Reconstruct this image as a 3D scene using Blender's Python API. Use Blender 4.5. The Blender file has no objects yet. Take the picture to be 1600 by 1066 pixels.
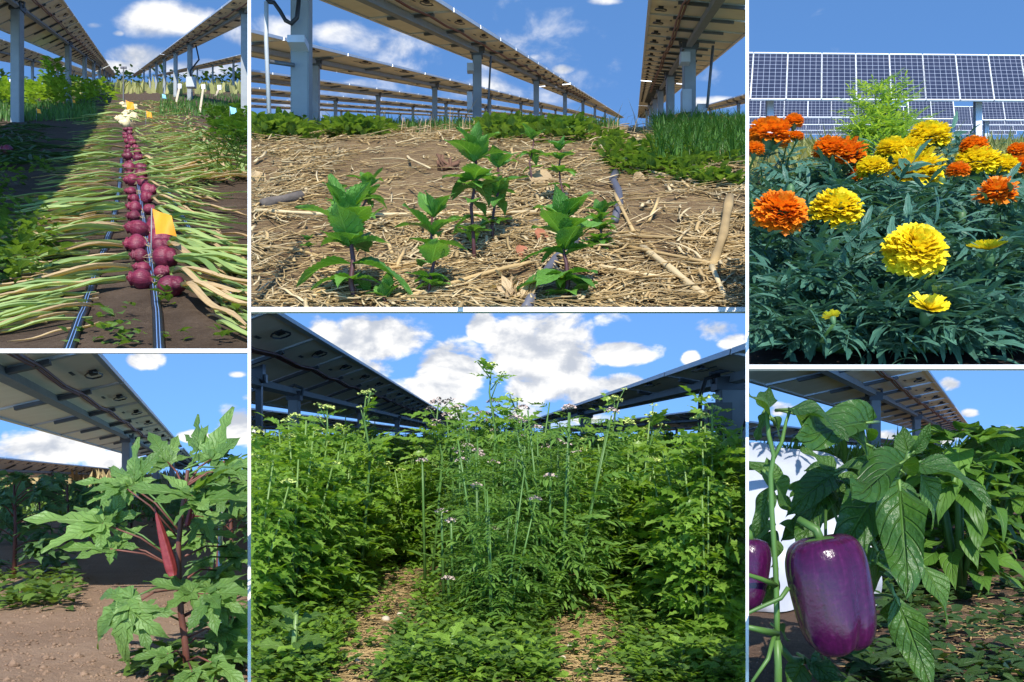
import bpy, bmesh, math, random
import numpy as np
from mathutils import Vector, Matrix, noise

random.seed(7)
SC = bpy.context.scene
COL = SC.collection
F = 1400.0          # focal length in photo pixels (photo is 1600 wide)
U0, V0 = 800.0, 745.0
CZ = 1.0            # camera height in the world

# ------------------------------------------------------------------ camera
cd = bpy.data.cameras.new('camera')
cam = bpy.data.objects.new('camera', cd); COL.objects.link(cam)
cam.location = (0, 0, CZ); cam.rotation_euler = (math.radians(90), 0, 0)
cd.sensor_fit = 'HORIZONTAL'; cd.sensor_width = 36; cd.lens = 36 * F / 1600
cd.shift_y = (V0 - 533) / 1600
cd.clip_start = 0.05; cd.clip_end = 3000
SC.camera = cam

# ------------------------------------------------------------------ light
SUN_DIR = Vector((0.02, -0.79, 0.615)).normalized()      # towards the sun
sl = bpy.data.lights.new('sun', 'SUN'); so = bpy.data.objects.new('sun', sl); COL.objects.link(so)
sl.energy = 4.2; sl.angle = math.radians(0.5); sl.color = (1.0, 0.95, 0.87)
so.rotation_euler = SUN_DIR.to_track_quat('Z', 'Y').to_euler()
so.location = (0, -5, 12)
SC.view_settings.view_transform = 'Standard'; SC.view_settings.look = 'None'
SC.view_settings.exposure = 0.7; SC.view_settings.gamma = 1.0

def nd(nt, typ, **kw):
    n = nt.nodes.new(typ)
    for k, v in kw.items(): setattr(n, k, v)
    return n
def setin(nt, sock, val):
    if hasattr(val, 'is_output'): nt.links.new(val, sock)
    else: sock.default_value = val
def math_(nt, op, a, b=0.0, c=None, clamp=False):
    n = nd(nt, 'ShaderNodeMath', operation=op); n.use_clamp = clamp
    setin(nt, n.inputs[0], a); setin(nt, n.inputs[1], b)
    if c is not None: setin(nt, n.inputs[2], c)
    return n.outputs[0]
def mixc(nt, fac, a, b, blend='MIX'):
    n = nd(nt, 'ShaderNodeMix', data_type='RGBA', blend_type=blend)
    setin(nt, n.inputs[0], fac)
    for s, v in ((n.inputs[6], a), (n.inputs[7], b)):
        if hasattr(v, 'is_output'): nt.links.new(v, s)
        else: s.default_value = (v[0], v[1], v[2], 1)
    return n.outputs[2]
def ramp(nt, fac, stops, interp='LINEAR'):
    n = nd(nt, 'ShaderNodeValToRGB'); cr = n.color_ramp; cr.interpolation = interp
    while len(cr.elements) < len(stops): cr.elements.new(0.5)
    for e, (p, c) in zip(cr.elements, stops):
        e.position = p; e.color = (c[0], c[1], c[2], 1) if hasattr(c, '__len__') else (c, c, c, 1)
    setin(nt, n.inputs[0], fac)
    return n.outputs[0]
def maprange(nt, v, a, b, c=0.0, d=1.0, smooth=True):
    n = nd(nt, 'ShaderNodeMapRange'); n.interpolation_type = 'SMOOTHSTEP' if smooth else 'LINEAR'
    setin(nt, n.inputs[0], v)
    for i, x in enumerate((a, b, c, d)): n.inputs[i + 1].default_value = x
    return n.outputs[0]
def noise_(nt, vec, scale, detail=4, rough=0.55, dist=0.0):
    n = nd(nt, 'ShaderNodeTexNoise'); n.inputs['Scale'].default_value = scale
    n.inputs['Detail'].default_value = detail; n.inputs['Roughness'].default_value = rough
    n.inputs['Distortion'].default_value = dist
    if vec is not None: nt.links.new(vec, n.inputs['Vector'])
    return n.outputs['Fac']

# ------------------------------------------------------------------ sky
W = bpy.data.worlds.new('World'); SC.world = W; W.use_nodes = True
nt = W.node_tree; nt.nodes.clear()
sky = nd(nt, 'ShaderNodeTexSky', sky_type='NISHITA'); sky.sun_disc = False
sky.sun_elevation = math.asin(SUN_DIR.z); sky.sun_rotation = math.atan2(SUN_DIR.x, SUN_DIR.y)
sky.altitude = 2000; sky.air_density = 1.0; sky.dust_density = 0.0; sky.ozone_density = 4.0
tc = nd(nt, 'ShaderNodeTexCoord')
dirv = tc.outputs['Generated']
sep = nd(nt, 'ShaderNodeSeparateXYZ'); nt.links.new(dirv, sep.inputs[0])
va = nd(nt, 'ShaderNodeVectorMath', operation='ADD'); nt.links.new(dirv, va.inputs[0]); va.inputs[1].default_value = (0, 0, 0.38)
vn = nd(nt, 'ShaderNodeVectorMath', operation='NORMALIZE'); nt.links.new(va.outputs[0], vn.inputs[0]); nt.links.new(vn.outputs[0], sky.inputs[0])
def skydir(u, v): return Vector(((u - U0) / F, 1, (V0 - v) / F)).normalized()
# banks of cumulus: (photo direction, half width, half height, strength)
BANKS = [((770, 100), 340, 130, .30), ((640, 70), 200, 40, .36), ((262, 34), 70, 26, 1.0), ((375, 56), 30, 20, .8), ((225, 86), 55, 18, .85), ((190, 104), 60, 12, .8), ((185, 52), 12, 6, .6), ((150, 40), 18, 6, .6), ((310, 105), 70, 15, .75),
         ((425, 55), 80, 34, .55), ((530, 52), 60, 24, .5), ((640, 40), 60, 28, .5), ((560, 142), 110, 22, .7), ((760, 140), 70, 25, .6), ((880, 108), 18, 8, .8), ((1120, 160), 55, 9, .8), ((945, 2), 30, 7, .6), ((460, 168), 90, 18, .75), ((835, 90), 18, 8, .55),
         ((228, 562), 30, 17, .95), ((60, 700), 95, 32, 1.0), ((300, 682), 30, 10, .9), ((375, 660), 34, 34, 1.0), ((372, 585), 22, 7, .6), ((8, 682), 14, 12, .8), ((180, 722), 60, 18, .85), ((385, 622), 14, 10, .8),
         ((575, 525), 92, 36, 1.05), ((560, 575), 70, 24, .6), ((755, 512), 24, 24, .95), ((710, 580), 52, 44, 1.1), ((845, 545), 80, 66, 1.1), ((860, 610), 100, 30, .9), ((968, 500), 50, 24, .7), ((975, 552), 62, 20, 1.0), ((1078, 562), 16, 14, .9), ((1120, 510), 60, 28, .6), ((980, 600), 60, 18, .9), ((690, 615), 90, 30, .9), ((1150, 535), 30, 20, .7), ((760, 650), 190, 26, .75), ((1100, 655), 90, 18, .6),
         ((1485, 600), 22, 13, .9), ((1515, 646), 18, 9, .8), ((1585, 695), 60, 30, 1.0), ((1465, 680), 40, 14, .8), ((1240, 640), 60, 16, .8), ((1400, 690), 60, 20, .8)]
yy = math_(nt, 'MAXIMUM', sep.outputs[1], 0.02)
cmb = nd(nt, 'ShaderNodeCombineXYZ')
nt.links.new(math_(nt, 'DIVIDE', sep.outputs[0], yy), cmb.inputs[0]); nt.links.new(math_(nt, 'DIVIDE', sep.outputs[2], yy), cmb.inputs[2])
cov = None
for (u, v), rx, rz, s in BANKS:        # each bank an ellipse on the sky
    d = skydir(u, v); kx, kz = F / rx, F / rz
    vm = nd(nt, 'ShaderNodeVectorMath', operation='MULTIPLY_ADD'); nt.links.new(cmb.outputs[0], vm.inputs[0])
    vm.inputs[1].default_value = (kx, 0, kz); vm.inputs[2].default_value = (-d.x / d.y * kx, 0, -d.z / d.y * kz)
    dt = nd(nt, 'ShaderNodeVectorMath', operation='DOT_PRODUCT'); nt.links.new(vm.outputs[0], dt.inputs[0]); nt.links.new(vm.outputs[0], dt.inputs[1])
    g = math_(nt, 'MULTIPLY_ADD', dt.outputs['Value'], -0.5, s + .05)
    cov = g if cov is None else math_(nt, 'MAXIMUM', cov, g)
cov = math_(nt, 'MAXIMUM', cov, -0.1)
def cl_noise(off):
    mp = nd(nt, 'ShaderNodeMapping'); nt.links.new(dirv, mp.inputs[0])
    mp.inputs['Location'].default_value = off; mp.inputs['Scale'].default_value = (1, 1, 1.7)
    return noise_(nt, mp.outputs[0], 15.0, 9, 0.56, 0.25)
n1 = cl_noise((0, 0, 0)); n2 = cl_noise((0.006, 0.0, -0.028))
dens = math_(nt, 'ADD', math_(nt, 'MULTIPLY', cov, 0.75), math_(nt, 'MULTIPLY', math_(nt, 'SUBTRACT', n1, 0.5), 1.7))
hi = maprange(nt, math_(nt, 'DIVIDE', sep.outputs[2], yy), 0.30, 0.40)        # higher clouds are thinner and wispier
alpha = math_(nt, 'ADD', math_(nt, 'MULTIPLY', maprange(nt, dens, 0.34, 0.60), math_(nt, 'SUBTRACT', 1.0, hi)), math_(nt, 'MULTIPLY', maprange(nt, dens, 0.16, 0.80), hi))
shade = maprange(nt, math_(nt, 'SUBTRACT', n1, n2), -0.15, 0.12)
ccol = mixc(nt, shade, (2.5, 2.7, 3.1), (4.9, 4.85, 4.75))
skc = mixc(nt, 1.0, sky.outputs[0], (1.0, 1.30, 1.42), 'MULTIPLY')
skmix = mixc(nt, alpha, skc, ccol)
bg = nd(nt, 'ShaderNodeBackground'); nt.links.new(skmix, bg.inputs[0]); bg.inputs[1].default_value = 0.145
wo = nd(nt, 'ShaderNodeOutputWorld'); nt.links.new(bg.outputs[0], wo.inputs[0])

# ------------------------------------------------------------------ materials
MATS = {}
def newmat(name):
    m = bpy.data.materials.new(name); m.use_nodes = True; MATS[name] = m
    nt = m.node_tree; nt.nodes.clear()
    out = nd(nt, 'ShaderNodeOutputMaterial'); p = nd(nt, 'ShaderNodeBsdfPrincipled')
    nt.links.new(p.outputs[0], out.inputs[0])
    return m, nt, p, out
def bump(nt, p, h, dist=0.01, strength=0.6):
    b = nd(nt, 'ShaderNodeBump'); b.inputs['Distance'].default_value = dist; b.inputs['Strength'].default_value = strength
    nt.links.new(h, b.inputs['Height']); nt.links.new(b.outputs[0], p.inputs['Normal']); return b
def rnd(nt):
    oi = nd(nt, 'ShaderNodeObjectInfo'); ge = nd(nt, 'ShaderNodeNewGeometry')
    a = math_(nt, 'ADD', oi.outputs['Random'], ge.outputs['Random Per Island'])
    return math_(nt, 'FRACT', a)
def objc(nt): return nd(nt, 'ShaderNodeTexCoord').outputs['Object']
def leafmat(name, dark, light, trans=0.3, rough=0.45, vein=0.35, veins=7, spot=None, bumpd=0.004, spec=0.35, third=None):
    m, nt, p, out = newmat(name)
    uv = nd(nt, 'ShaderNodeUVMap'); s = nd(nt, 'ShaderNodeSeparateXYZ'); nt.links.new(uv.outputs[0], s.inputs[0])
    au = math_(nt, 'ABSOLUTE', math_(nt, 'SUBTRACT', s.outputs[0], 0.5))
    n = noise_(nt, objc(nt), 18, 4)
    f = math_(nt, 'ADD', math_(nt, 'MULTIPLY', rnd(nt), 0.75), math_(nt, 'MULTIPLY', n, 0.35), clamp=True)
    c = ramp(nt, f, [(0.05, dark), (0.6, [(a + b) / 2 for a, b in zip(dark, light)]), (0.95, light)] if third is None else [(0.0, dark), (0.72, light), (0.93, light), (0.98, third)])
    mid = maprange(nt, au, 0.0, 0.05, 1, 0)
    w = math_(nt, 'FRACT', math_(nt, 'SUBTRACT', math_(nt, 'MULTIPLY', s.outputs[1], veins), math_(nt, 'MULTIPLY', au, 4.0)))
    w = math_(nt, 'ABSOLUTE', math_(nt, 'SUBTRACT', w, 0.5))
    side = maprange(nt, w, 0.0, 0.13, 1, 0)
    vm = math_(nt, 'MAXIMUM', mid, math_(nt, 'MULTIPLY', side, 0.6))
    c = mixc(nt, math_(nt, 'MULTIPLY', vm, vein), c, [min(1, x * 1.9 + .03) for x in light])
    if spot: c = mixc(nt, maprange(nt, noise_(nt, objc(nt), 22, 4), 0.66, 0.74), c, spot)
    nt.links.new(c, p.inputs['Base Color']); p.inputs['Roughness'].default_value = rough
    p.inputs['Specular IOR Level'].default_value = spec
    h = math_(nt, 'SUBTRACT', math_(nt, 'MULTIPLY', n, 0.5), vm)
    bump(nt, p, h, bumpd, 0.7)
    tr = nd(nt, 'ShaderNodeBsdfTranslucent')
    tcx = mixc(nt, 1.0, c, (1.7, 1.6, 0.5), 'MULTIPLY'); nt.links.new(tcx, tr.inputs[0])
    mx = nd(nt, 'ShaderNodeMixShader'); mx.inputs[0].default_value = trans
    nt.links.new(p.outputs[0], mx.inputs[1]); nt.links.new(tr.outputs[0], mx.inputs[2]); nt.links.new(mx.outputs[0], out.inputs[0])
    return m
def plain(name, col, rough=0.6, metal=0.0, var=0.2, scale=8.0, spec=0.4, coat=0.0, bumpd=0.0):
    m, nt, p, out = newmat(name)
    n = noise_(nt, objc(nt), scale, 5)
    f = math_(nt, 'ADD', math_(nt, 'MULTIPLY', n, 0.7), math_(nt, 'MULTIPLY', rnd(nt), 0.3))
    c = ramp(nt, f, [(0.2, [x * (1 - var) for x in col]), (0.8, [min(1, x * (1 + var)) for x in col])])
    nt.links.new(c, p.inputs['Base Color']); p.inputs['Roughness'].default_value = rough; p.inputs['Metallic'].default_value = metal
    p.inputs['Specular IOR Level'].default_value = spec; p.inputs['Coat Weight'].default_value = coat
    if bumpd: bump(nt, p, n, bumpd)
    return m
def groundmat(name, a, b, c, scale=3.0, bumpd=0.03, fleck=None, fibre=False):
    m, nt, p, out = newmat(name)
    co = nd(nt, 'ShaderNodeTexCoord').outputs['Object']
    n1 = noise_(nt, co, scale, 8, 0.62); n2 = noise_(nt, co, scale * 14, 6, 0.7); n3 = noise_(nt, co, scale * 55, 3, 0.7)
    f = math_(nt, 'ADD', math_(nt, 'MULTIPLY', n1, 0.5), math_(nt, 'ADD', math_(nt, 'MULTIPLY', n2, 0.3), math_(nt, 'MULTIPLY', n3, 0.2)))
    col = ramp(nt, f, [(0.32, a), (0.5, b), (0.68, c)])
    if fleck: col = mixc(nt, maprange(nt, n3, 0.62, 0.72), col, fleck)
    h = math_(nt, 'ADD', n1, math_(nt, 'ADD', math_(nt, 'MULTIPLY', n2, 0.6), math_(nt, 'MULTIPLY', n3, 0.3)))
    if fibre:
        for ang, k in ((0.3, 1.0), (1.5, .7), (2.4, .8)):
            mp = nd(nt, 'ShaderNodeMapping'); nt.links.new(co, mp.inputs[0])
            mp.inputs['Rotation'].default_value = (0, 0, ang); mp.inputs['Scale'].default_value = (5, 90, 40)
            fb = noise_(nt, mp.outputs[0], 1.6, 3, 0.6, 0.5)
            col = mixc(nt, math_(nt, 'MULTIPLY', maprange(nt, fb, 0.55, 0.66), k), col, (0.50, 0.36, 0.17))
            col = mixc(nt, math_(nt, 'MULTIPLY', maprange(nt, fb, 0.40, 0.32), k * .8), col, (0.10, 0.06, 0.03))
            h = math_(nt, 'ADD', h, math_(nt, 'MULTIPLY', fb, 0.6))
    nt.links.new(col, p.inputs['Base Color']); p.inputs['Roughness'].default_value = 0.95; p.inputs['Specular IOR Level'].default_value = 0.1
    bump(nt, p, h, bumpd, 0.9)
    return m
# soils
groundmat('dark_soil', (0.045, 0.030, 0.020), (0.085, 0.060, 0.042), (0.15, 0.11, 0.08), 3.5, 0.03, (0.22, 0.17, 0.12))
groundmat('straw_soil', (0.09, 0.055, 0.03), (0.19, 0.12, 0.065), (0.31, 0.21, 0.115), 2.2, 0.03, (0.5, 0.38, 0.2), True)
groundmat('tan_soil', (0.22, 0.145, 0.095), (0.30, 0.20, 0.135), (0.40, 0.28, 0.19), 3.0, 0.02, (0.42, 0.32, 0.23))
groundmat('path_soil', (0.16, 0.10, 0.05), (0.27, 0.18, 0.10), (0.38, 0.27, 0.15), 4.0, 0.03, (0.5, 0.4, 0.25), True)
groundmat('shade_soil', (0.02, 0.016, 0.014), (0.04, 0.03, 0.026), (0.07, 0.05, 0.04), 4.0, 0.03)  # marigold bed soil, its shade painted in as a near-black tone
groundmat('brown_soil', (0.08, 0.05, 0.035), (0.15, 0.095, 0.065), (0.23, 0.15, 0.10), 4.0, 0.03, (0.3, 0.22, 0.14))
# leaves
leafmat('onion_leaf', (0.10, 0.20, 0.05), (0.33, 0.43, 0.15), 0.15, 0.5, 0.12, 0.01, third=(0.55, 0.38, 0.17), bumpd=0.002)
leafmat('dry_leaf', (0.33, 0.22, 0.11), (0.58, 0.43, 0.24), 0.15, 0.8, 0.1, 5)
leafmat('weed_leaf', (0.045, 0.105, 0.016), (0.16, 0.27, 0.05), 0.35)
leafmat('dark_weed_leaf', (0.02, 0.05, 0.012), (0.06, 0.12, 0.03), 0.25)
leafmat('bright_weed_leaf', (0.10, 0.20, 0.02), (0.26, 0.42, 0.05), 0.35)
leafmat('grass_blade', (0.03, 0.09, 0.012), (0.09, 0.20, 0.03), 0.3, 0.4, 0.05)
leafmat('field_grass', (0.22, 0.24, 0.06), (0.42, 0.40, 0.16), 0.3, 0.6, 0.05)
leafmat('mint_leaf', (0.05, 0.165, 0.022), (0.15, 0.34, 0.055), 0.28, 0.42, 0.4, 7, bumpd=0.012, spec=0.45)
leafmat('marigold_leaf', (0.028, 0.10, 0.070), (0.10, 0.235, 0.16), 0.15, 0.45, 0.15, 3)  # dark bluish green: colour stands in for shade over the marigold bed
leafmat('feathery_leaf', (0.20, 0.36, 0.05), (0.42, 0.58, 0.14), 0.4, 0.5, 0.05)
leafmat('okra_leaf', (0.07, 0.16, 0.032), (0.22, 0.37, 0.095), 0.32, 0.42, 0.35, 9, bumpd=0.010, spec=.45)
leafmat('okra_leaf_shaded', (0.05, 0.115, 0.035), (0.13, 0.24, 0.075), 0.2, 0.5, 0.3, 6)  # darker copy of the okra leaf, shade of the back row put into the colour
leafmat('lovage_leaf', (0.10, 0.22, 0.022), (0.28, 0.45, 0.065), 0.42, 0.38, 0.2, 4, spec=0.5)
leafmat('valerian_leaf', (0.085, 0.20, 0.035), (0.23, 0.40, 0.08), 0.40, 0.42, 0.2, 4)
leafmat('pepper_leaf', (0.026, 0.085, 0.012), (0.095, 0.20, 0.03), 0.32, 0.34, 0.22, 8, bumpd=0.010, spec=0.55, spot=(0.16, 0.20, 0.06))
leafmat('pepper_leaf_back', (0.045, 0.12, 0.015), (0.14, 0.28, 0.04), 0.3, 0.45, 0.25, 6)
plain('green_stem', (0.07, 0.15, 0.03), 0.45, var=.25, scale=20)
plain('pale_stem', (0.14, 0.23, 0.055), 0.45, var=.2, scale=20)
plain('purple_stem', (0.075, 0.028, 0.03), 0.45, var=.3, scale=20)
plain('okra_stem', (0.14, 0.05, 0.035), 0.55, var=.45, scale=15)
plain('okra_pod', (0.17, 0.024, 0.024), 0.5, var=.35, scale=12, bumpd=.003)
plain('pink_bract', (0.55, 0.12, 0.13), 0.5)
plain('straw', (0.42, 0.29, 0.125), 0.65, var=.45, scale=6, bumpd=.002)
plain('pale_straw', (0.54, 0.42, 0.23), 0.6, var=.25, scale=6, bumpd=.002)
plain('bark', (0.12, 0.10, 0.085), 0.9, var=.5, scale=14, bumpd=.02)
plain('dark_wood', (0.14, 0.07, 0.04), 0.9, var=.5, scale=16, bumpd=.02)
plain('red_leaf', (0.33, 0.12, 0.06), 0.8, var=.3)
plain('grey_pipe', (0.10, 0.10, 0.12), 0.5, var=.25, scale=14)
plain('steel', (0.24, 0.26, 0.265), 0.6, metal=.15, var=.18, scale=5, bumpd=.002)
plain('dark_steel', (0.10, 0.11, 0.12), 0.55, metal=.3, var=.2)
plain('aluminium', (0.55, 0.58, 0.60), 0.4, metal=.5, var=.08)
plain('white_frame', (0.78, 0.79, 0.80), 0.4, metal=.0, var=.05)
plain('cable', (0.02, 0.02, 0.022), 0.5, var=.2)
plain('red_cable', (0.16, 0.05, 0.04), 0.5, var=.2)
plain('grey_box', (0.40, 0.42, 0.43), 0.5, var=.08)
plain('dark_box', (0.12, 0.13, 0.13), 0.5, var=.1)
plain('orange_flag', (0.85, 0.33, 0.02), 0.5, var=.1)
plain('blue_flag', (0.25, 0.62, 0.80), 0.5, var=.1)
plain('black_tape', (0.012, 0.014, 0.018), 0.35, var=.3, spec=.6)
plain('blue_stripe', (0.18, 0.32, 0.60), 0.4, var=.1)
plain('wood_stake', (0.55, 0.45, 0.32), 0.8, var=.2)
plain('white_paint', (0.86, 0.86, 0.85), 0.6, var=.02)
plain('umbel_green', (0.42, 0.50, 0.13), 0.7, var=.2)
plain('umbel_pink', (0.46, 0.36, 0.31), 0.7, var=.2)
plain('pebble', (0.50, 0.43, 0.33), 0.8, var=.2, scale=20)
plain('corn', (0.42, 0.33, 0.16), 0.9, var=.3)
plain('bud_green', (0.06, 0.14, 0.05), 0.5, var=.2)
# backsheet of the modules: warm grey with a faint cell grid
m, nt, p, out = newmat('backsheet')
n = noise_(nt, objc(nt), 3, 4)
c = ramp(nt, n, [(0.3, (0.74, 0.69, 0.53)), (0.7, (0.82, 0.78, 0.62))]); nt.links.new(c, p.inputs['Base Color']); p.inputs['Roughness'].default_value = 0.6
# module front: blue-black cells with pale grid (uv)
m, nt, p, out = newmat('cells')
uv = nd(nt, 'ShaderNodeUVMap'); s = nd(nt, 'ShaderNodeSeparateXYZ'); nt.links.new(uv.outputs[0], s.inputs[0])
fx = math_(nt, 'ABSOLUTE', math_(nt, 'SUBTRACT', math_(nt, 'FRACT', math_(nt, 'MULTIPLY', s.outputs[0], 6)), 0.5))
fy = math_(nt, 'ABSOLUTE', math_(nt, 'SUBTRACT', math_(nt, 'FRACT', math_(nt, 'MULTIPLY', s.outputs[1], 12)), 0.5))
line = math_(nt, 'MAXIMUM', maprange(nt, fx, 0.462, 0.485), maprange(nt, fy, 0.455, 0.48))
dia = maprange(nt, math_(nt, 'ADD', fx, fy), 0.90, 0.93)
line = math_(nt, 'MAXIMUM', line, dia)
n = noise_(nt, objc(nt), 2, 3)
cc = ramp(nt, n, [(0.3, (0.020, 0.024, 0.045)), (0.7, (0.032, 0.036, 0.062))])
c = mixc(nt, line, cc, (0.34, 0.37, 0.44)); nt.links.new(c, p.inputs['Base Color']); p.inputs['Roughness'].default_value = 0.25
# onion skins
def onionmat(name, a, b, cpale):
    m, nt, p, out = newmat(name)
    uv = nd(nt, 'ShaderNodeUVMap'); mp = nd(nt, 'ShaderNodeMapping'); nt.links.new(uv.outputs[0], mp.inputs[0]); mp.inputs['Scale'].default_value = (26, 1.2, 1)
    n = noise_(nt, mp.outputs[0], 2.0, 5, 0.6); n2 = noise_(nt, objc(nt), 14, 4)
    f = math_(nt, 'ADD', math_(nt, 'MULTIPLY', n, .6), math_(nt, 'MULTIPLY', n2, .4))
    c = ramp(nt, f, [(0.3, a), (0.56, b), (0.78, cpale)])
    oi = nd(nt, 'ShaderNodeObjectInfo')
    hs = nd(nt, 'ShaderNodeHueSaturation'); nt.links.new(c, hs.inputs['Color'])
    nt.links.new(maprange(nt, oi.outputs['Random'], 0, 1, .75, 1.3, False), hs.inputs['Value'])
    nt.links.new(hs.outputs[0], p.inputs['Base Color']); p.inputs['Roughness'].default_value = 0.42; p.inputs['Specular IOR Level'].default_value = .5
    bump(nt, p, n, .006, .7)
onionmat('red_onion_skin', (0.060, 0.004, 0.016), (0.18, 0.015, 0.040), (0.45, 0.17, 0.15))
onionmat('pale_onion_skin', (0.50, 0.38, 0.18), (0.66, 0.55, 0.30), (0.75, 0.68, 0.45))
# pepper skin
m, nt, p, out = newmat('purple_skin')
uv = nd(nt, 'ShaderNodeUVMap'); mp = nd(nt, 'ShaderNodeMapping'); nt.links.new(uv.outputs[0], mp.inputs[0]); mp.inputs['Scale'].default_value = (30, 1.5, 1)
n = noise_(nt, mp.outputs[0], 1.5, 4); n2 = noise_(nt, objc(nt), 25, 5)
c = ramp(nt, math_(nt, 'ADD', math_(nt, 'MULTIPLY', n, .55), math_(nt, 'MULTIPLY', n2, .45)), [(0.25, (0.018, 0.003, 0.017)), (0.55, (0.050, 0.004, 0.036)), (0.85, (0.105, 0.015, 0.075))])
nt.links.new(c, p.inputs['Base Color']); p.inputs['Roughness'].default_value = 0.2; p.inputs['Specular IOR Level'].default_value = .35; p.inputs['Coat Weight'].default_value = .2; p.inputs['Coat Roughness'].default_value = .06
bump(nt, p, n2, .0016, .4)
# petals
def petalmat(name, a, b):
    m, nt, p, out = newmat(name)
    uv = nd(nt, 'ShaderNodeUVMap'); s = nd(nt, 'ShaderNodeSeparateXYZ'); nt.links.new(uv.outputs[0], s.inputs[0])
    f = math_(nt, 'ADD', math_(nt, 'MULTIPLY', s.outputs[1], .6), math_(nt, 'MULTIPLY', rnd(nt), .4))
    c = ramp(nt, f, [(0.1, a), (0.9, b)]); nt.links.new(c, p.inputs['Base Color']); p.inputs['Roughness'].default_value = .55
    tr = nd(nt, 'ShaderNodeBsdfTranslucent'); nt.links.new(c, tr.inputs[0])
    mx = nd(nt, 'ShaderNodeMixShader'); mx.inputs[0].default_value = .3
    nt.links.new(p.outputs[0], mx.inputs[1]); nt.links.new(tr.outputs[0], mx.inputs[2]); nt.links.new(mx.outputs[0], out.inputs[0])
petalmat('orange_petal', (0.62, 0.13, 0.003), (0.95, 0.30, 0.008))
petalmat('yellow_petal', (0.74, 0.48, 0.004), (0.95, 0.80, 0.02))
# white sheeting
m, nt, p, out = newmat('white_sheet')
n = noise_(nt, objc(nt), 5, 5, .6, .8)
c = ramp(nt, n, [(0.3, (0.34, 0.36, 0.40)), (0.7, (0.42, 0.44, 0.48))]); nt.links.new(c, p.inputs['Base Color']); p.inputs['Roughness'].default_value = .4
bump(nt, p, n, .004, .4)

# ------------------------------------------------------------------ mesh helpers
class MB:
    def __init__(s): s.v = []; s.f = []; s.m = []; s.uv = []; s.n = 0
    def add(s, verts, faces, mi=0, uvs=None):
        b = s.n; s.v.extend([tuple(x) for x in verts]); s.n += len(verts)
        for f in faces:
            s.f.append(tuple(b + i for i in f)); s.m.append(mi)
        s.uv.extend(uvs if uvs is not None else [(0.3, 0.5)] * len(verts))
    def box(s, c, ax, ay, az, mi=0):
        c = Vector(c); ax, ay, az = Vector(ax), Vector(ay), Vector(az)
        vs = [c + sx * ax + sy * ay + sz * az for sx in (-.5, .5) for sy in (-.5, .5) for sz in (-.5, .5)]
        s.add(vs, [(0, 1, 3, 2), (4, 6, 7, 5), (0, 4, 5, 1), (2, 3, 7, 6), (0, 2, 6, 4), (1, 5, 7, 3)], mi)
    def tube(s, pts, rad, k=6, mi=0, cap=True, flat=1.0):
        pts = [Vector(p) for p in pts]; n = len(pts); vs = []; uv = []
        if not hasattr(rad, '__len__'): rad = [rad] * n
        ref = None
        for i, p in enumerate(pts):
            t = (pts[min(i + 1, n - 1)] - pts[max(i - 1, 0)])
            if t.length < 1e-9: t = Vector((0, 0, 1))
            t.normalize()
            if ref is None: ref = Vector((0, 0, 1)) if abs(t.z) < .9 else Vector((1, 0, 0))
            a = t.cross(ref)
            if a.length < 1e-4: a = t.orthogonal()
            a.normalize(); b = a.cross(t).normalized(); ref = b
            for j in range(k):
                th = 2 * math.pi * j / k
                vs.append(p + a * (rad[i] * math.cos(th)) + b * (rad[i] * flat * math.sin(th))); uv.append((j / k, i / max(1, n - 1)))
        fs = [(i * k + j, i * k + (j + 1) % k, (i + 1) * k + (j + 1) % k, (i + 1) * k + j) for i in range(n - 1) for j in range(k)]
        if cap: fs += [tuple(range(k))[::-1], tuple((n - 1) * k + j for j in range(k))]
        s.add(vs, fs, mi, uv)
    def xf(s, other, M, mi=None):
        b = s.n
        s.v.extend([tuple(M @ Vector(p)) for p in other.v]); s.n += other.n
        s.f.extend([tuple(b + i for i in f) for f in other.f]); s.m.extend([(x if mi is None else mi) for x in other.m]); s.uv.extend(other.uv)
    def mesh(s, name, mats, smooth=True):
        me = bpy.data.meshes.new(name); me.from_pydata(s.v, [], s.f)
        for m in ([mats] if isinstance(mats, str) else mats): me.materials.append(MATS[m])
        me.polygons.foreach_set('material_index', s.m)
        if smooth: me.polygons.foreach_set('use_smooth', [True] * len(s.f))
        ul = me.uv_layers.new(name='UVMap')
        li = np.zeros(len(me.loops), dtype=np.int32); me.loops.foreach_get('vertex_index', li)
        ul.data.foreach_set('uv', np.array(s.uv, dtype=np.float32)[li].ravel())
        me.update(); return me

CUR = [None]; REG = []; WM = {}
def link(name, data, parent=None, M=None):
    o = bpy.data.objects.new(name, data); COL.objects.link(o)
    M = M.copy() if M is not None else Matrix.Identity(4)
    WM[o.name] = M
    if parent is not None:
        o.parent = parent
        o.matrix_basis = WM[parent.name].inverted() @ M
    else: o.matrix_basis = M
    REG.append((o, CUR[0])); return o
def root(name, loc, label, cat, group=None):
    o = bpy.data.objects.new(name, None); COL.objects.link(o); o.location = loc; o.empty_display_size = .05
    WM[o.name] = Matrix.Translation(Vector(loc)); o['label'] = label; o['category'] = cat
    if group: o['group'] = group
    return o
def tag(o, label, cat, group=None, kind=None):
    o['label'] = label; o['category'] = cat
    if group: o['group'] = group
    if kind: o['kind'] = kind
    return o
def part(name, mb, mats, parent, smooth=True, M=None, kind=None):
    me = mb if isinstance(mb, bpy.types.Mesh) else mb.mesh(name, mats, smooth)
    o = link(name, me, parent, M)
    if kind: o['kind'] = kind
    return o
def thing(name, mb, mats, label, cat, group=None, smooth=True, M=None, kind=None):
    o = part(name, mb, mats, None, smooth, M); return tag(o, label, cat, group, kind)
def struct(name, mb, mats, smooth=True):
    o = part(name, mb, mats, None, smooth); o['kind'] = 'structure'; return o
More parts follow.
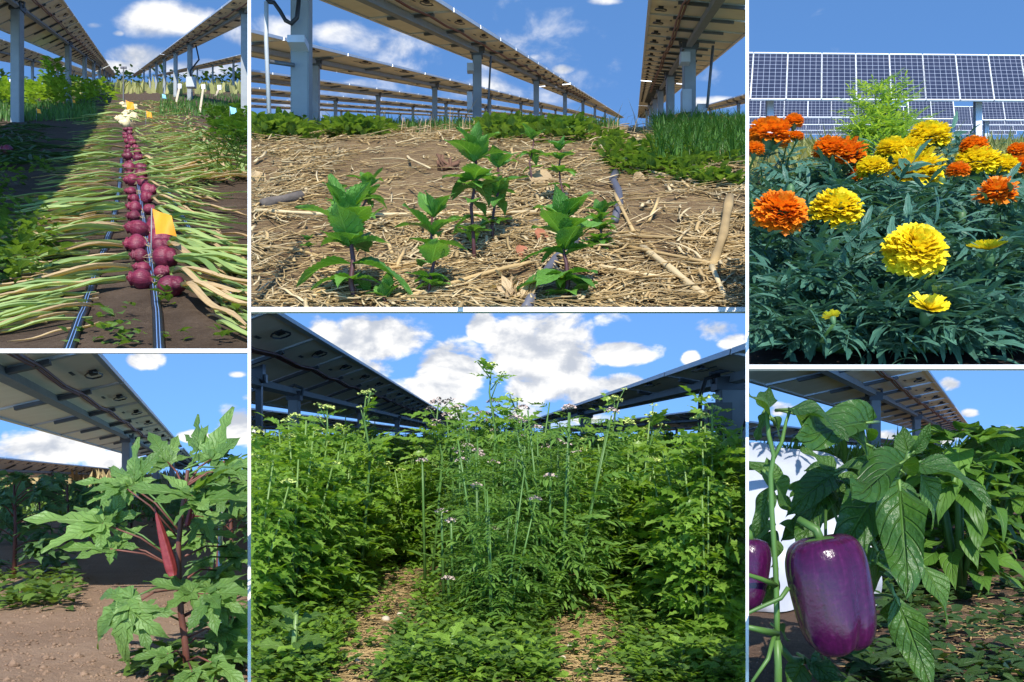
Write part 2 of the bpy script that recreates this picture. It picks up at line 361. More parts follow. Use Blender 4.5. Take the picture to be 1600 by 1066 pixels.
def frame(loc, d, up=(0, 0, 1), s=1.0):
    y = Vector(d).normalized(); z = Vector(up); z = z - y * z.dot(y)
    if z.length < 1e-4: z = y.orthogonal()
    z.normalize(); x = y.cross(z)
    R = Matrix((x, y, z)).transposed().to_4x4()
    return Matrix.Translation(Vector(loc)) @ R @ Matrix.Scale(s, 4)
ORD = 'first second third fourth fifth sixth seventh eighth ninth tenth eleventh twelfth thirteenth fourteenth fifteenth sixteenth seventeenth eighteenth nineteenth twentieth'.split()
def ordw(i):
    if i < 20: return ORD[i]
    tens = ['twenty', 'thirty', 'forty', 'fifty', 'sixty', 'seventy', 'eighty', 'ninety']
    t = tens[(i + 1) // 10 - 2]; r = (i + 1) % 10
    return (t + '-' + ORD[r - 1]) if r else t[:-1] + 'ieth'

# ------------------------------------------------------------------ plots
class Plot:
    def __init__(s, name, u0, u1, v0, v1, vp, h, sides):
        s.name = name; s.u0, s.u1, s.v0, s.v1 = u0, u1, v0, v1; s.vp = vp; s.h = h; s.sides = sides
        s.a = (vp[0] - U0) / F; s.m = (V0 - vp[1]) / F; s.bump = 0.012; s.bs = 3.0
    def zp(s, D):                                                           # the straw bed rises to the level of the trackers
        if s.name != 'mint': return -s.h
        return -(.594 * math.exp(-(max(0, D - 2.96) / 3.0) ** 1.3) + .003 * D)
    def DV(s, v):
        if s.name != 'mint': return s.h * F / (v - s.vp[1])
        lo, hi = 2.6, 300.0
        for _ in range(40):
            md = (lo + hi) / 2
            if s.vp[1] - F * s.zp(md) / md > v: lo = md
            else: hi = md
        return lo
    def P(s, X, Z, D): return Vector((s.a * D + X, D, s.m * D + Z + CZ))     # lateral, height above the camera's line, distance
    def gz(s, x, D):
        k = min(1.0, max(0.0, (D - s.h * F / (s.v1 - s.vp[1])) / .5)) if 'B' in s.sides else 1.0
        return s.m * D + s.zp(D) + CZ + k * s.bump * noise.fractal((x * s.bs, D * s.bs, 3.1), 0.8, 2.0, 4)
    def G(s, u, v):                                                         # ground under a pixel
        D = s.DV(v); x = (u - U0) / F * D
        return Vector((x, D, s.gz(x, D)))
    def GX(s, X, D): x = s.a * D + X; return Vector((x, D, s.gz(x, D)))
def px(u, v, D): return Vector(((u - U0) / F * D, D, (V0 - v) / F * D + CZ))
TL = Plot('onion', 0, 387, 0, 545, (190, 130), 0.95, 'RB')
TM = Plot('mint', 392, 1165, 0, 480, (995, 196), 0.60, 'LRB')
TR = Plot('marigold', 1170, 1600, 0, 570, (1385, 215), 0.45, 'LB')
BL = Plot('okra', 0, 387, 551, 1066, (330, 748), 0.53, 'RT')
BM = Plot('lovage', 392, 1165, 487, 1066, (755, 683), 0.44, 'LRT')
BR = Plot('pepper', 1170, 1600, 576, 1066, (1545, 706), 0.30, 'LT')
TL.bump = .02; TM.bump = .03; BM.bump = .02; BR.bump = .02; BL.bump = .012; TR.bump = .02; TM.bs = 2.2

def ground(pl, matname, dn, df, name, nu=110, nr=130):
    CUR[0] = None
    ex = 130 if 'B' in pl.sides else 600
    ua = pl.u0 - (0 if 'L' in pl.sides else ex); ub = pl.u1 + (0 if 'R' in pl.sides else ex)
    mb = MB(); vs = []; fs = []
    for i in range(nr + 1):
        D = dn * (df / dn) ** (i / nr)
        for j in range(nu + 1):
            x = (ua + (ub - ua) * j / nu - U0) / F * D; vs.append((x, D, pl.gz(x, D)))
    for i in range(nr):
        for j in range(nu):
            a = i * (nu + 1) + j; fs.append((a, a + 1, a + nu + 2, a + nu + 1))
    mb.add(vs, fs); return struct(name, mb, matname)
def near(pl): return pl.h * F / (pl.v1 - pl.vp[1])
ground(TL, 'dark_soil', near(TL) * .999, 400, 'onion_field_ground', 110, 170)
ground(TM, 'straw_soil', near(TM) * .999, 300, 'straw_ground', 170, 170)
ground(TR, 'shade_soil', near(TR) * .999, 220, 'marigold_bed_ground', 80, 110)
ground(BL, 'tan_soil', 1.2, 300, 'okra_field_ground', 110, 130)
ground(BM, 'path_soil', 1.3, 300, 'herb_field_ground', 150, 130)
ground(BR, 'brown_soil', 0.85, 300, 'pepper_field_ground', 90, 110)

# white partitions between the plots and the white decks that carry the upper three
def wedge(name, ua, ub, d0, d1, va=-20, vb=1120):
    mb = MB(); vs = []
    for D, e in ((d0, 0), (d1, .3)):
        for u, v in ((ua + e, va), (ub - e, va), (ub - e, vb), (ua + e, vb)): vs.append(px(u, v, D))
    mb.add(vs, [(0, 1, 2, 3), (4, 7, 6, 5), (0, 4, 5, 1), (1, 5, 6, 2), (2, 6, 7, 3), (3, 7, 4, 0)])
    struct(name, mb, 'white_paint', False)
wedge('partition_post', 387, 392, 2.88, 2.95)
wedge('partition_post', 1165, 1170, 1.70, 1.75)
def deck(pl, vb, ua, ub):
    nr = near(pl); dn = nr - {'onion': .08, 'mint': .14, 'marigold': .22}[pl.name]; mb = MB()
    zt, zb = px(0, pl.v1, dn).z, px(0, vb, dn).z
    gl = lambda D, dz: pl.m * D - pl.h + CZ + dz
    for ((da, ta, ba), (db, tb, bb)) in (((dn, zt, zb), (dn + .03, zt, zb)), ((nr + .01, gl(nr, -.004), gl(nr, -.008)), (nr + .6, gl(nr + .6, -.085), gl(nr + .6, -.09))), ((nr + .6, gl(nr + .6, -.085), gl(nr + .6, -.09)), (nr + 30, gl(nr + 30, -1.2), gl(nr + 30, -1.3)))):
        vs = [((u - U0) / F * D, D, z) for D, t, b in ((da, ta, ba), (db, tb, bb)) for z in (t, b) for u in (ua, ub)]
        mb.add(vs, [(0, 1, 3, 2), (4, 6, 7, 5), (0, 4, 5, 1), (2, 3, 7, 6), (0, 2, 6, 4), (1, 5, 7, 3)])
    struct('terrace_deck', mb, 'white_paint', False)
deck(TL, 551, -60, 387); deck(TM, 487, 392, 1165); deck(TR, 576, 1170, 1660)
#MARK_STRUCTURE

# ------------------------------------------------------------------ leaf prototypes
def leaf_grid(L, wfun, n=8, k=2, droop=.25, fold=.15, wave=0.0, teeth=0, tooth=.12, seed=0, mb=None, M=None, twist=0.0, petiole=0.0):
    r = random.Random(seed); ph = r.uniform(0, 6); vs = []; uv = []
    for i in range(n + 1):
        t = i / n; w = wfun(t) * L
        if teeth: w *= 1 + tooth * (((t * teeth) % 1.0) - .5) * 2
        for j in range(-k, k + 1):
            s = j / k
            z = -droop * L * t * t + fold * abs(s) * w + wave * L * math.sin(t * 9 + ph + s * 1.5) * abs(s)
            x = s * w; tw = twist * t
            x, z = x * math.cos(tw) - (z + droop * L * t * t) * math.sin(tw), z + x * math.sin(tw)
            vs.append(Vector((x, petiole + L * t * (1 - .25 * droop * t), z))); uv.append((s * .5 + .5, t))
    if M is not None: vs = [M @ v for v in vs]
    q = 2 * k + 1
    fs = [(i * q + j, i * q + j + 1, (i + 1) * q + j + 1, (i + 1) * q + j) for i in range(n) for j in range(2 * k)]
    mb = mb or MB(); mb.add(vs, fs, 0, uv); return mb
def ovate(w, pk=.38):
    def f(t):
        e = (t / pk) if t < pk else 1 - ((t - pk) / (1 - pk)) ** 1.5
        return max(.004, w * (math.sin(min(1, e) * math.pi / 2) ** .8 if t < pk else e))
    return f
def lance(w): return lambda t: max(.003, w * math.sin(math.pi * (t * .93 + .04)) ** .8 * (1.15 - .4 * t))

MINT = [leaf_grid(1, ovate(.31 + .04 * (i % 3)), 22, 3, .05 + .14 * (i % 5), .30, .04, 11, .16, i, twist=.25 * (i % 3 - 1)).mesh('mint_leaf', 'mint_leaf') for i in range(6)]
PEPPER = [leaf_grid(1, ovate((.19, .27, .24, .21, .28, .23, .25, .20, .26)[i], .34), 18, 4, (.15, .45, .3, .6, .05, .8)[i % 6], .22, .09 - .02 * (i % 3), 0, 0, 20 + i, twist=.5 * (i % 3 - 1)).mesh('pepper_leaf', 'pepper_leaf') for i in range(9)]
PEPPER_B = [leaf_grid(1, ovate(.27, .34), 8, 2, .2 + .2 * (i % 4), .2, .05, 0, 0, 40 + i) for i in range(4)]
def palmate(seed, teeth=7, drp=.25):
    r = random.Random(seed); mb = MB()
    for ang, l in ((-98, .5), (-48, .82), (0, 1.0), (48, .82), (98, .5)):
        def wf(t, l=l):
            return max(.004, (.30 - .15 * min(1, max(0, (t - .15) / .2))) * (math.sin(math.pi * min(1, t * .9 + .10)) ** .9) * (1 + .30 * math.sin(t * 19)))
        leaf_grid(l * r.uniform(.85, 1.08), wf, 13, 2, drp * r.uniform(.5, 1.5), .24, .035, teeth, .20, seed * 7 + ang, mb, Matrix.Rotation(-math.radians(ang + r.uniform(-9, 9)), 4, 'Z') @ Matrix.Rotation(r.uniform(-.15, .12), 4, 'X'))
    return mb
OKRA = [palmate(i, 6 + i % 3, (.1, .35, .6, .2)[i % 4]).mesh('okra_leaf', 'okra_leaf') for i in range(6)]
OKRA_B = [palmate(30 + i, 5, .4).mesh('okra_leaf', 'okra_leaf_shaded') for i in range(3)]
def pinnate(seed, pairs, lw, ll, L=1.0, droop=.25, nn=4, teeth=0, k=1, rad=.008, shape=lance):
    r = random.Random(seed); mb = MB(); pts = []
    def c(t): return Vector((0, L * t * (1 - .2 * droop * t), -droop * L * t * t + .05 * math.sin(t * 3)))
    mb.tube([c(i / 4) for i in range(5)], [rad * (1 - .6 * i / 4) for i in range(5)], 3)
    for i in range(pairs):
        t = .22 + .74 * i / pairs
        for sd in (-1, 1):
            ln = ll * L * (1 - .55 * abs(t - .5)) * r.uniform(.8, 1.2)
            M = Matrix.Translation(c(t)) @ Matrix.Rotation(-sd * math.radians(r.uniform(45, 70)), 4, 'Z') @ Matrix.Rotation(r.uniform(-.4, .25), 4, 'X') @ Matrix.Rotation(r.uniform(-.5, .5), 4, 'Y')
            leaf_grid(ln, shape(lw), nn, k, r.uniform(.1, .5), .2, 0, teeth, .25, seed + i * 2 + sd, mb, M)
    leaf_grid(ll * L * 1.1, shape(lw), nn, k, .3, .2, 0, teeth, .25, seed, mb, Matrix.Translation(c(.95)))
    return mb
MARI_MB = [pinnate(100 + i, 7 + i % 2, .125, .34, 1, .1 + .15 * (i % 3), 6, 3, 1, .012) for i in range(6)]
MARI = [m.mesh('marigold_leaf', 'marigold_leaf') for m in MARI_MB]
FEATH = [pinnate(130 + i, 7, .10, .34, 1, .1 + .12 * (i % 3), 3) for i in range(3)]
def cut(w):
    return lambda t: max(.004, w * (1 - t) ** .7 * min(1, t * 3.2 + .1) * (1 + .55 * math.sin(t * 15 - 1)))
LOV = [pinnate(150 + i, 3 + i % 2, .36, .40, 1, .15 + .2 * (i % 3), 7, 0, 1, .010, cut) for i in range(6)]
VAL = [pinnate(170 + i, 6, .13, .36, 1, .3 + .25 * (i % 3), 3) for i in range(4)]

def clump(mb, base, leaves, n, R, H, size, r, up=.35, spread=1.0, lo=.1):
    """leaves spread through a dome; leaves: list of MB prototypes"""
    for i in range(n):
        a = r.uniform(0, 2 * math.pi); q = math.sqrt(r.random()); t = lo + (1 - lo) * r.random()
        rr = R * q * (1 - .55 * t * t)
        p = Vector(base) + Vector((rr * math.cos(a), rr * math.sin(a), H * t))
        d = Vector((math.cos(a) * spread, math.sin(a) * spread, up + r.uniform(-.5, .6)))
        u = Vector((r.uniform(-.4, .4), r.uniform(-.5, .3), 1))
        mb.xf(r.choice(leaves), frame(p, d, u, size * r.uniform(.65, 1.25)))
SMALL = [leaf_grid(1, ovate(.32), 3, 1, .3, .2, 0, 0, 0, i) for i in range(4)]
def blades(mb, pts, h, w, r, lean=.5):
    for p in pts:
        p = Vector(p); a = r.uniform(0, 6.28); hh = h * r.uniform(.5, 1.25); l = r.uniform(.1, lean) * hh
        d = Vector((math.cos(a), math.sin(a), 0)); s = Vector((-d.y, d.x, 0)) * (w * r.uniform(.6, 1.3))
        q = p + d * l * .35 + Vector((0, 0, hh * .6)); e = p + d * l + Vector((0, 0, hh * (1 - .3 * lean * r.random())))
        mb.add([p - s, p + s, q + s * .7, q - s * .7, e], [(0, 1, 2, 3), (3, 2, 4)], 0, [(.45, 0), (.55, 0), (.55, .5), (.45, .5), (.5, 1)])
def stuff(name, mb, mats, label, cat):
    return thing(name, mb, mats, label, cat, None, True, None, 'stuff')

# ------------------------------------------------------------------ solar trackers
def tracker(pl, e1, e2, seg, posts, label, pitch=None, nmod=20, under=True, tube=None, th=.05, postw=.16, boxes=(), cables=True, group='solar trackers', start=None, basedrop=.3):
    """a row of modules: e1/e2 = (lateral, height) of the two long edges; seg = list of (near, far) tables"""
    CUR[0] = pl
    e1 = Vector(e1); e2 = Vector(e2); mid = (e1 + e2) / 2 if tube is None else Vector(tube)
    fd = Vector((pl.a, 1, pl.m))
    d0 = seg[0][0]
    rt = root('solar_tracker', pl.GX(mid.x, max(posts[0], d0) if posts else d0), label, 'solar tracker', group)
    cv = Vector((e2.x - e1.x, 0, e2.y - e1.y)); wdt = cv.length; cn = cv.normalized()
    nrm = Vector((-cn.z, 0, cn.x)); nrm = nrm if nrm.z > 0 else -nrm
    pitch = pitch or 1.0
    # one module mesh shared along the row; origin at the e1 corner
    def module(mesh_len):
        mb = MB(); A = cv; B = fd * (mesh_len * .985)
        c = A / 2 + B / 2
        mb.box(c, A * .992, B * .985, nrm * (th * .5), 0)                       # backsheet
        mb.add([A * .01 + B * .01 + nrm * th * .3, A * .99 + B * .01 + nrm * th * .3, A * .99 + B * .99 + nrm * th * .3, A * .01 + B * .99 + nrm * th * .3], [(0, 1, 2, 3)], 3, [(0, 0), (0, 1), (1, 1), (1, 0)])
        fr = .018 * wdt
        for q in (0, 1): mb.box(A * q + B / 2 - nrm * th * .1, cn * fr * 1.6, B, nrm * th * 1.3, 1)
        for q in (.0, 1.0): mb.box(A / 2 + B * q - nrm * th * .15, A * .98, fd * (mesh_len * .02), nrm * th * 1.2, 1)
        if under:
            mb.box(A * .5 + B * 1.0 - nrm * th * 1.1, A * .55, fd * (mesh_len * .045), nrm * th * .9, 2)   # rail
            mb.box(A * .10 + B * .5 - nrm * th * .6, A * .045, B * .07, nrm * th * .8, 4)                  # junction box
            loop = [A * (.10 + .05 * math.sin(k * .7)) + B * (.5 + .13 * math.cos(k * .7)) - nrm * th * (.9 + .5 * math.sin(k * .35)) for k in range(10)]
            mb.tube(loop, .006 * wdt, 3, 4)
            mb.box(A * .22 + B * .45 - nrm * th * .31, A * .02, B * .10, nrm * th * .1, 2)                 # label plate
        return mb.mesh('module', ['backsheet', 'aluminium', 'dark_steel', 'cells', 'cable'], False)
    me = module(pitch); count = 0
    for (s0, s1) in seg:
        n = max(1, int(round((s1 - s0) / pitch))); k = 0
        while k < n and count < nmod:
            part('module', me, None, rt, M=Matrix.Translation(pl.P(e1.x, e1.y, s0 + k * pitch))); k += 1; count += 1
        if k < n:
            mb = MB(); o = pl.P(e1.x, e1.y, s0 + k * pitch); B = fd * ((n - k) * pitch)
            mb.box(o + cv / 2 + B / 2, cv, B, nrm * th, 0)
            for q in (0, 1): mb.box(o + cv * q + B / 2 - nrm * th * .1, cn * .04, B * 1.001, nrm * th * 1.4, 1)
            for j in range(0, n - k): mb.box(o + cv / 2 + fd * (j * pitch) - nrm * th * .5, cv * .97, fd * .06, nrm * th * .6, 2)
            x = part('module_run', mb, ['backsheet', 'aluminium', 'dark_steel'], rt, False); x['kind'] = 'stuff'
    # torque tube
    a, b = seg[0][0], seg[-1][1]; off = -nrm * (th * .5 + .07)
    mb = MB(); q = .055
    p0 = pl.P(mid.x, mid.y, a) + off; p1 = pl.P(mid.x, mid.y, b) + off
    mb.box((p0 + p1) / 2, cn * q * 2, p1 - p0, nrm * q * 2)
    tb = part('torque_tube', mb, 'steel', rt, False)
    for D in posts:
        mb = MB(); top = pl.P(mid.x, mid.y, D) + off; g = pl.GX(mid.x, D); zt = top.z - .05; zb = g.z - basedrop
        c = Vector((top.x, D, (zt + zb) / 2)); H = zt - zb; w = postw
        mb.box(c, (w * .16, 0, 0), (0, w * .9, 0), (0, 0, H))
        for sd in (-1, 1): mb.box(c + Vector((sd * w * .5, 0, 0)), (w * .14, 0, 0), (0, w, 0), (0, 0, H))
        mb.box(c + Vector((0, -w * .52, 0)), (w * 1.0, 0, 0), (0, w * .1, 0), (0, 0, H))
        ps = part('post', mb, 'steel', rt, False)
        mb = MB()
        mb.box(top - Vector((0, 0, .06)), (w * 1.5, 0, 0), (0, w * 1.3, 0), (0, 0, .16), 0)
        mb.tube([top + Vector((-w * .8, -.02, -.05)), top + Vector((-w * .9, 0, .07)), top + Vector((0, 0, .13)), top + Vector((w * .9, 0, .07)), top + Vector((w * .8, -.02, -.05))], .03, 5)
        part('bearing', mb, 'dark_steel', ps, False)
    if cables:
        mb = MB()
        for sh, dz in ((.30, 0), (.27, .01)):
            pts = []
            D = a
            while D <= min(b, a + pitch * 22):
                t = (D - a) / pitch; sag = .025 * wdt * (1 - math.cos(t * 2 * math.pi)) / 2
                e = e1 + (e2 - e1) * (sh + .01 * math.sin(t * 1.3)); pts.append(pl.P(e.x, e.y, D) - nrm * (th * .6 + .03 + sag + dz)); D += pitch / 4
            mb.tube(pts, .011 * wdt, 4)
        part('cable', mb, 'red_cable', rt)
    return rt
def ebox(pl, c, sx, sy, sz, label, mats='grey_box', conduit=None, group=None):
    CUR[0] = pl; c = Vector(c)
    rt = root('control_box', c - Vector((0, 0, sz / 2)), label, 'control box', group)
    mb = MB(); mb.box(c, (sx, 0, 0), (0, sy, 0), (0, 0, sz)); part('case', mb, mats, rt, False)
    mb = MB(); mb.box(c + Vector((0, -sy * .53, 0)), (sx * .92, 0, 0), (0, sy * .06, 0), (0, 0, sz * .92)); part('lid', mb, mats, rt, False)
    if conduit:
        mb = MB(); mb.tube(conduit, sx * .09, 6); part('conduit', mb, 'cable', rt)
    return rt

# ================================================================== onion plot (upper left)
r = random.Random(11)
CUR[0] = TL
tracker(TL, (-1.7, 2.40), (-3.5, 1.57), [(.9, 47), (48.5, 120), (122, 260)], [22, 43, 62, 82, 104, 130, 160, 200], 'solar tracker row on tall posts along the left of the onion bed', pitch=3.4, nmod=30, postw=.2)
tracker(TL, (-6.6, 2.4), (-8.4, 1.57), [(20, 110), (112, 260)], [50, 75, 105, 140], 'solar tracker row one row further left of the onion bed', pitch=5, nmod=16, cables=False)
tracker(TL, (3.1, 2.34), (4.4, 2.17), [(6, 70), (71.5, 150), (152, 280)], [27, 49, 62, 78, 96, 118, 150], 'solar tracker row with grey box along the right of the onion bed', pitch=3.6, nmod=26, postw=.2)
tracker(TL, (10, 2.4), (12, 2.15), [(30, 300)], [60, 72, 88, 108, 130], 'solar tracker row one row further right of the onion bed', pitch=6, nmod=14, cables=False)
c = TL.P(3.75, .02, 48.2); ebox(TL, c, .48, .25, .55, 'grey control box on the tracker post right of the onion bed', 'grey_box', [c + Vector((0, -.05, .27)), c + Vector((-.02, -.1, .6)), c + Vector((.45, -.1, 1.2)), c + Vector((.25, 0, 2.0))])
c = TL.P(-2.6, -.42, 43); ebox(TL, c, .26, .2, .5, 'small grey box on a tracker post left of the onion bed')

# onions
def bulb_mesh(seed, name, mat):
    rr = random.Random(seed); mb = MB(); n, k = 14, 22; vs = []; uv = []
    for i in range(n + 1):
        t = i / n; z = -.5 + t * 1.25
        if t < .78: rad = .5 * math.sin(math.pi * min(1, (t / .80))) ** .55 * (1 - .05 * t)
        else: rad = .5 * max(.14, math.sin(math.pi * .97) + .62 * (1 - (t - .78) / .22) ** 2)
        if t < .78: rad = max(rad, .02)
        for j in range(k):
            th = 2 * math.pi * j / k; w = 1 + .06 * math.sin(2 * th + seed) + .04 * math.sin(3 * th + 2 * seed + t * 2) + .02 * math.sin(9 * th)
            vs.append((rad * w * math.cos(th), z, rad * w * math.sin(th) * .96)); uv.append((j / k, t))
    fs = [(i * k + j, i * k + (j + 1) % k, (i + 1) * k + (j + 1) % k, (i + 1) * k + j) for i in range(n) for j in range(k)]
    fs.append(tuple(range(k))); mb.add(vs, fs, 0, uv); return mb.mesh(name, mat)
BULB = [bulb_mesh(i, 'bulb', 'red_onion_skin') for i in range(4)]
BULBP = [bulb_mesh(9 + i, 'bulb', 'pale_onion_skin') for i in range(2)]
def roots_mesh(seed):
    rr = random.Random(seed); mb = MB()
    for i in range(9):
        a = rr.uniform(0, 6.28); q = .08
        p = Vector((q * math.cos(a), -.47, q * math.sin(a))); pts = [p]
        for j in range(4): p = p + Vector((rr.uniform(-.09, .09) + .05 * math.cos(a), -.09, rr.uniform(-.09, .09) + .05 * math.sin(a))); pts.append(p)
        mb.tube(pts, .010, 3)
    return mb.mesh('roots', 'pale_straw')
ROOTS = [roots_mesh(i) for i in range(2)]
def blade_mb(seed):
    rr = random.Random(seed); mb = MB(); n = 12; vs = []; uv = []
    b1, b2 = rr.uniform(-.14, .14), rr.uniform(-.16, .16); lift = rr.uniform(.0, .055); kink = rr.uniform(.5, .8)
    for i in range(n + 1):
        t = i / n; w = .0145 * (1 - .15 * t) * (1 if t < .7 else max(.05, 1 - ((t - .7) / .3) ** 1.5)) * (.55 + .9 * min(1, t * 4))
        cx = b1 * t * t + b2 * math.sin(t * 4) * .3; cz = lift * math.sin(min(1, t / kink) * math.pi) + .02 + .012 * math.sin(t * 11 + seed)
        for s_, zz in ((-1, .018), (-.5, .004), (0, -.004), (.5, .004), (1, .018)):
            vs.append((cx + s_ * w, t, cz + zz * (1 - .6 * t))); uv.append((s_ * .5 + .5, t))
    fs = [(i * 5 + j, i * 5 + j + 1, (i + 1) * 5 + j + 1, (i + 1) * 5 + j) for i in range(n) for j in range(4)]
    mb.add(vs, fs, 0, uv); return mb
BLADE_MB = [blade_mb(i) for i in range(10)]
BLADE = [m.mesh('leaf_blade', 'onion_leaf' if i % 6 else 'dry_leaf') for i, m in enumerate(BLADE_MB)]
UPN = Vector((0, -TL.m, 1)).normalized()
def onion(loc, size, side, pale, label, group, nb, bl=.62):
    rt = root('onion', loc, label, 'onion', group)
    d = Vector((side * 1.0, -.25 + r.uniform(-.5, .3), r.uniform(-.05, .25)))
    c = Vector(loc) + Vector((0, 0, size * .42))
    part('bulb', r.choice(BULBP if pale else BULB), None, rt, M=frame(c, d, UPN, size) @ Matrix.Rotation(r.uniform(0, 6), 4, 'Y'))
    part('roots', r.choice(ROOTS), None, rt, M=frame(c, d, UPN, size))
    neck = c + d.normalized() * size * .68
    for k in range(nb):
        dd = Vector((side, -r.uniform(.35, 1.5), 0)); dd.z = TL.m * dd.y + r.uniform(-.02, .02)
        part('leaf_blade', r.choice(BLADE), None, rt, M=frame(neck + Vector((0, 0, -.03)), dd, UPN + Vector((r.uniform(-.5, .5), 0, 0)), bl * r.uniform(.7, 1.6)))
D = 3.72; i = 0
vlist = []
for col, x0, u_side, off in (('left', .075, -1, 0), ('right', .185, 1, .5)):
    v = 452 if col == 'left' else 466; i = 0
    while v > 203:
        u = 190 + (v - 130) * {'left': .100, 'right': .215}[col] * (1 if v > 300 else .95)
        u += r.uniform(-5, 5) * (v - 130) / 320
        if v < 230: u += (195 - u) * .3
        p = TL.G(u, v)
        onion(p, .106 * r.uniform(.68, 1.2), u_side, False, 'red onion, %s from the front in the %s line of the row' % (ordw(i), col), 'red onions drying in a double row', 6 if v > 300 else 4)
        i += 1
        v -= max(3.4, (v - 130) * .071) * r.uniform(.8, 1.2)
for i, (u, v) in enumerate([(196 + r.uniform(-9, 17), 166 + k * 1.55) for k in range(22)]):
    onion(TL.G(u, v), .20, r.choice((-1, 1)), True, 'pale yellow onion of the heap beyond the red ones, %s from the back' % ordw(i), 'pale onions beyond the red row', 2, .9)
onion(TL.G(12, 243), .15, -1, False, 'single red onion in the shade at the far left', None, 3)
# loose tops: dried blades lying either side and the second row of tops on the right
mb = MB(); mbd = MB()
for k in range(420):
    v = 175 + 340 * r.random() ** 1.6; side = r.choice((-1, 1))
    e = .45 + .55 * r.random(); u = 195 + side * ((v - 130) * .42 * e + 10) + (v - 130) * .12
    p = TL.G(u, v); dd = Vector((side, -r.uniform(.2, 1.6), 0)); dd.z = TL.m * dd.y
    (mb if r.random() < .72 else mbd).xf(r.choice(BLADE_MB), frame(p, dd, UPN, .55 * r.uniform(.6, 1.3)))
for k in range(420):
    v = 160 + 130 * r.random() ** 1.3; u = 235 + (v - 150) * .95 + r.uniform(-28, 40)
    p = TL.G(u, v); dd = Vector((r.uniform(-1, 1), -r.uniform(.2, 1.2), 0)); dd.z = TL.m * dd.y
    (mb if r.random() < .62 else mbd).xf(r.choice(BLADE_MB), frame(p + Vector((0, 0, .05)), dd, UPN, .8 * r.uniform(.6, 1.3)))
stuff('onion_tops', mb, 'onion_leaf', 'loose green and yellow onion tops strewn along both sides of the onion row', 'onion tops')
stuff('dry_onion_tops', mbd, 'dry_leaf', 'dry tan onion tops strewn between the green ones', 'onion tops')
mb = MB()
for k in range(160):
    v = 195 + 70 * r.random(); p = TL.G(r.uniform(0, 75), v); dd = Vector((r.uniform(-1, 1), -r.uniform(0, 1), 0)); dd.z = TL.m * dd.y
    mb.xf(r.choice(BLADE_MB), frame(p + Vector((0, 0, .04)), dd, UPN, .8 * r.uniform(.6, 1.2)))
stuff('onion_tops', mb, 'dark_weed_leaf', 'onion tops lying in the tracker shade at the left edge', 'onion tops')  # shade also put into the colour: darker leaf material than the other tops
# drip tapes
def tape(pl, pts, rad, label, group, stripes=True):
    CUR[0] = pl
    q = [Vector(p) + Vector((0, 0, rad * .5)) for p in pts]
    o = thing('drip_line', (lambda m: (m.tube(q, rad, 8, flat=.45), m)[1])(MB()), 'black_tape', label, 'drip line', group)
    if stripes:
        for sx in (-.28, .28):
            m = MB(); m.tube([p + Vector((sx * rad, -.002, rad * .44)) for p in q], rad * .09, 4); part('stripe', m, 'blue_stripe', o)
    return o
def gpath(pl, pts, n=6):
    out = []
    for (a, b) in zip(pts[:-1], pts[1:]):
        for k in range(n): t = k / n; out.append(pl.G(a[0] + (b[0] - a[0]) * t, a[1] + (b[1] - a[1]) * t))
    out.append(pl.G(*pts[-1])); return out
tape(TL, gpath(TL, [(249, 556), (246, 490), (238, 430), (222, 330), (210, 250)]), .021, 'black drip line with blue stripes between the two lines of onions', 'drip lines in the onion bed')
tape(TL, gpath(TL, [(104, 560), (130, 490), (150, 430), (176, 350), (186, 300), (190, 250)]), .021, 'black striped drip line left of the red onions', 'drip lines in the onion bed')
tape(TL, gpath(TL, [(400, 530), (366, 478), (326, 412), (290, 350), (262, 300)]), .021, 'black striped drip line right of the red onions', 'drip lines in the onion bed')
# marker flags
def flag(pl, u, v, D, s, mat, label, lean=.1):
    CUR[0] = pl; p = px(u, v, D); x = p.x; g = Vector((x - lean * s * .3, D, pl.gz(x, D)))
    rt = root('marker_flag', g, label, 'flag', 'marker flags in the onion field')
    mb = MB(); mb.tube([g, p + Vector((0, 0, s * .5))], s * .025, 5); part('wire', mb, 'steel', rt)
    mb = MB(); n = 5; vs = []
    for i in range(n + 1):
        t = i / n
        for j in range(n + 1):
            w = j / n; vs.append(p + Vector((s * (.85 * t + .1 * w), s * .16 * math.sin(t * 5 + w * 2), s * (.5 - w * (1 - .25 * t) - .35 * t))))
    mb.add(vs, [(i * (n + 1) + j, i * (n + 1) + j + 1, (i + 1) * (n + 1) + j + 1, (i + 1) * (n + 1) + j) for i in range(n) for j in range(n)], 0, [(.5, .5)] * len(vs))
    part('cloth', mb, mat, rt)
flag(TL, 237, 345, 4.6, .13, 'orange_flag', 'orange marker flag leaning over the red onions')
flag(TL, 228, 178, 19, .14, 'orange_flag', 'orange marker flag right of the pale onions')
flag(TL, 196, 164, 27, .30, 'orange_flag', 'orange marker flag behind the heap of pale onions')
flag(TL, 113, 158, 30, .11, 'orange_flag', 'small orange marker flag by a tracker post in the shade')
flag(TL, 57, 173, 22, .12, 'orange_flag', 'orange marker flag in the grass at the far left')
flag(TL, 359, 172, 20, .17, 'blue_flag', 'light blue marker flag in the grass at the right')
flag(TL, 253, 150, 40, .2, 'blue_flag', 'tiny light blue marker flag behind the second row of tops')
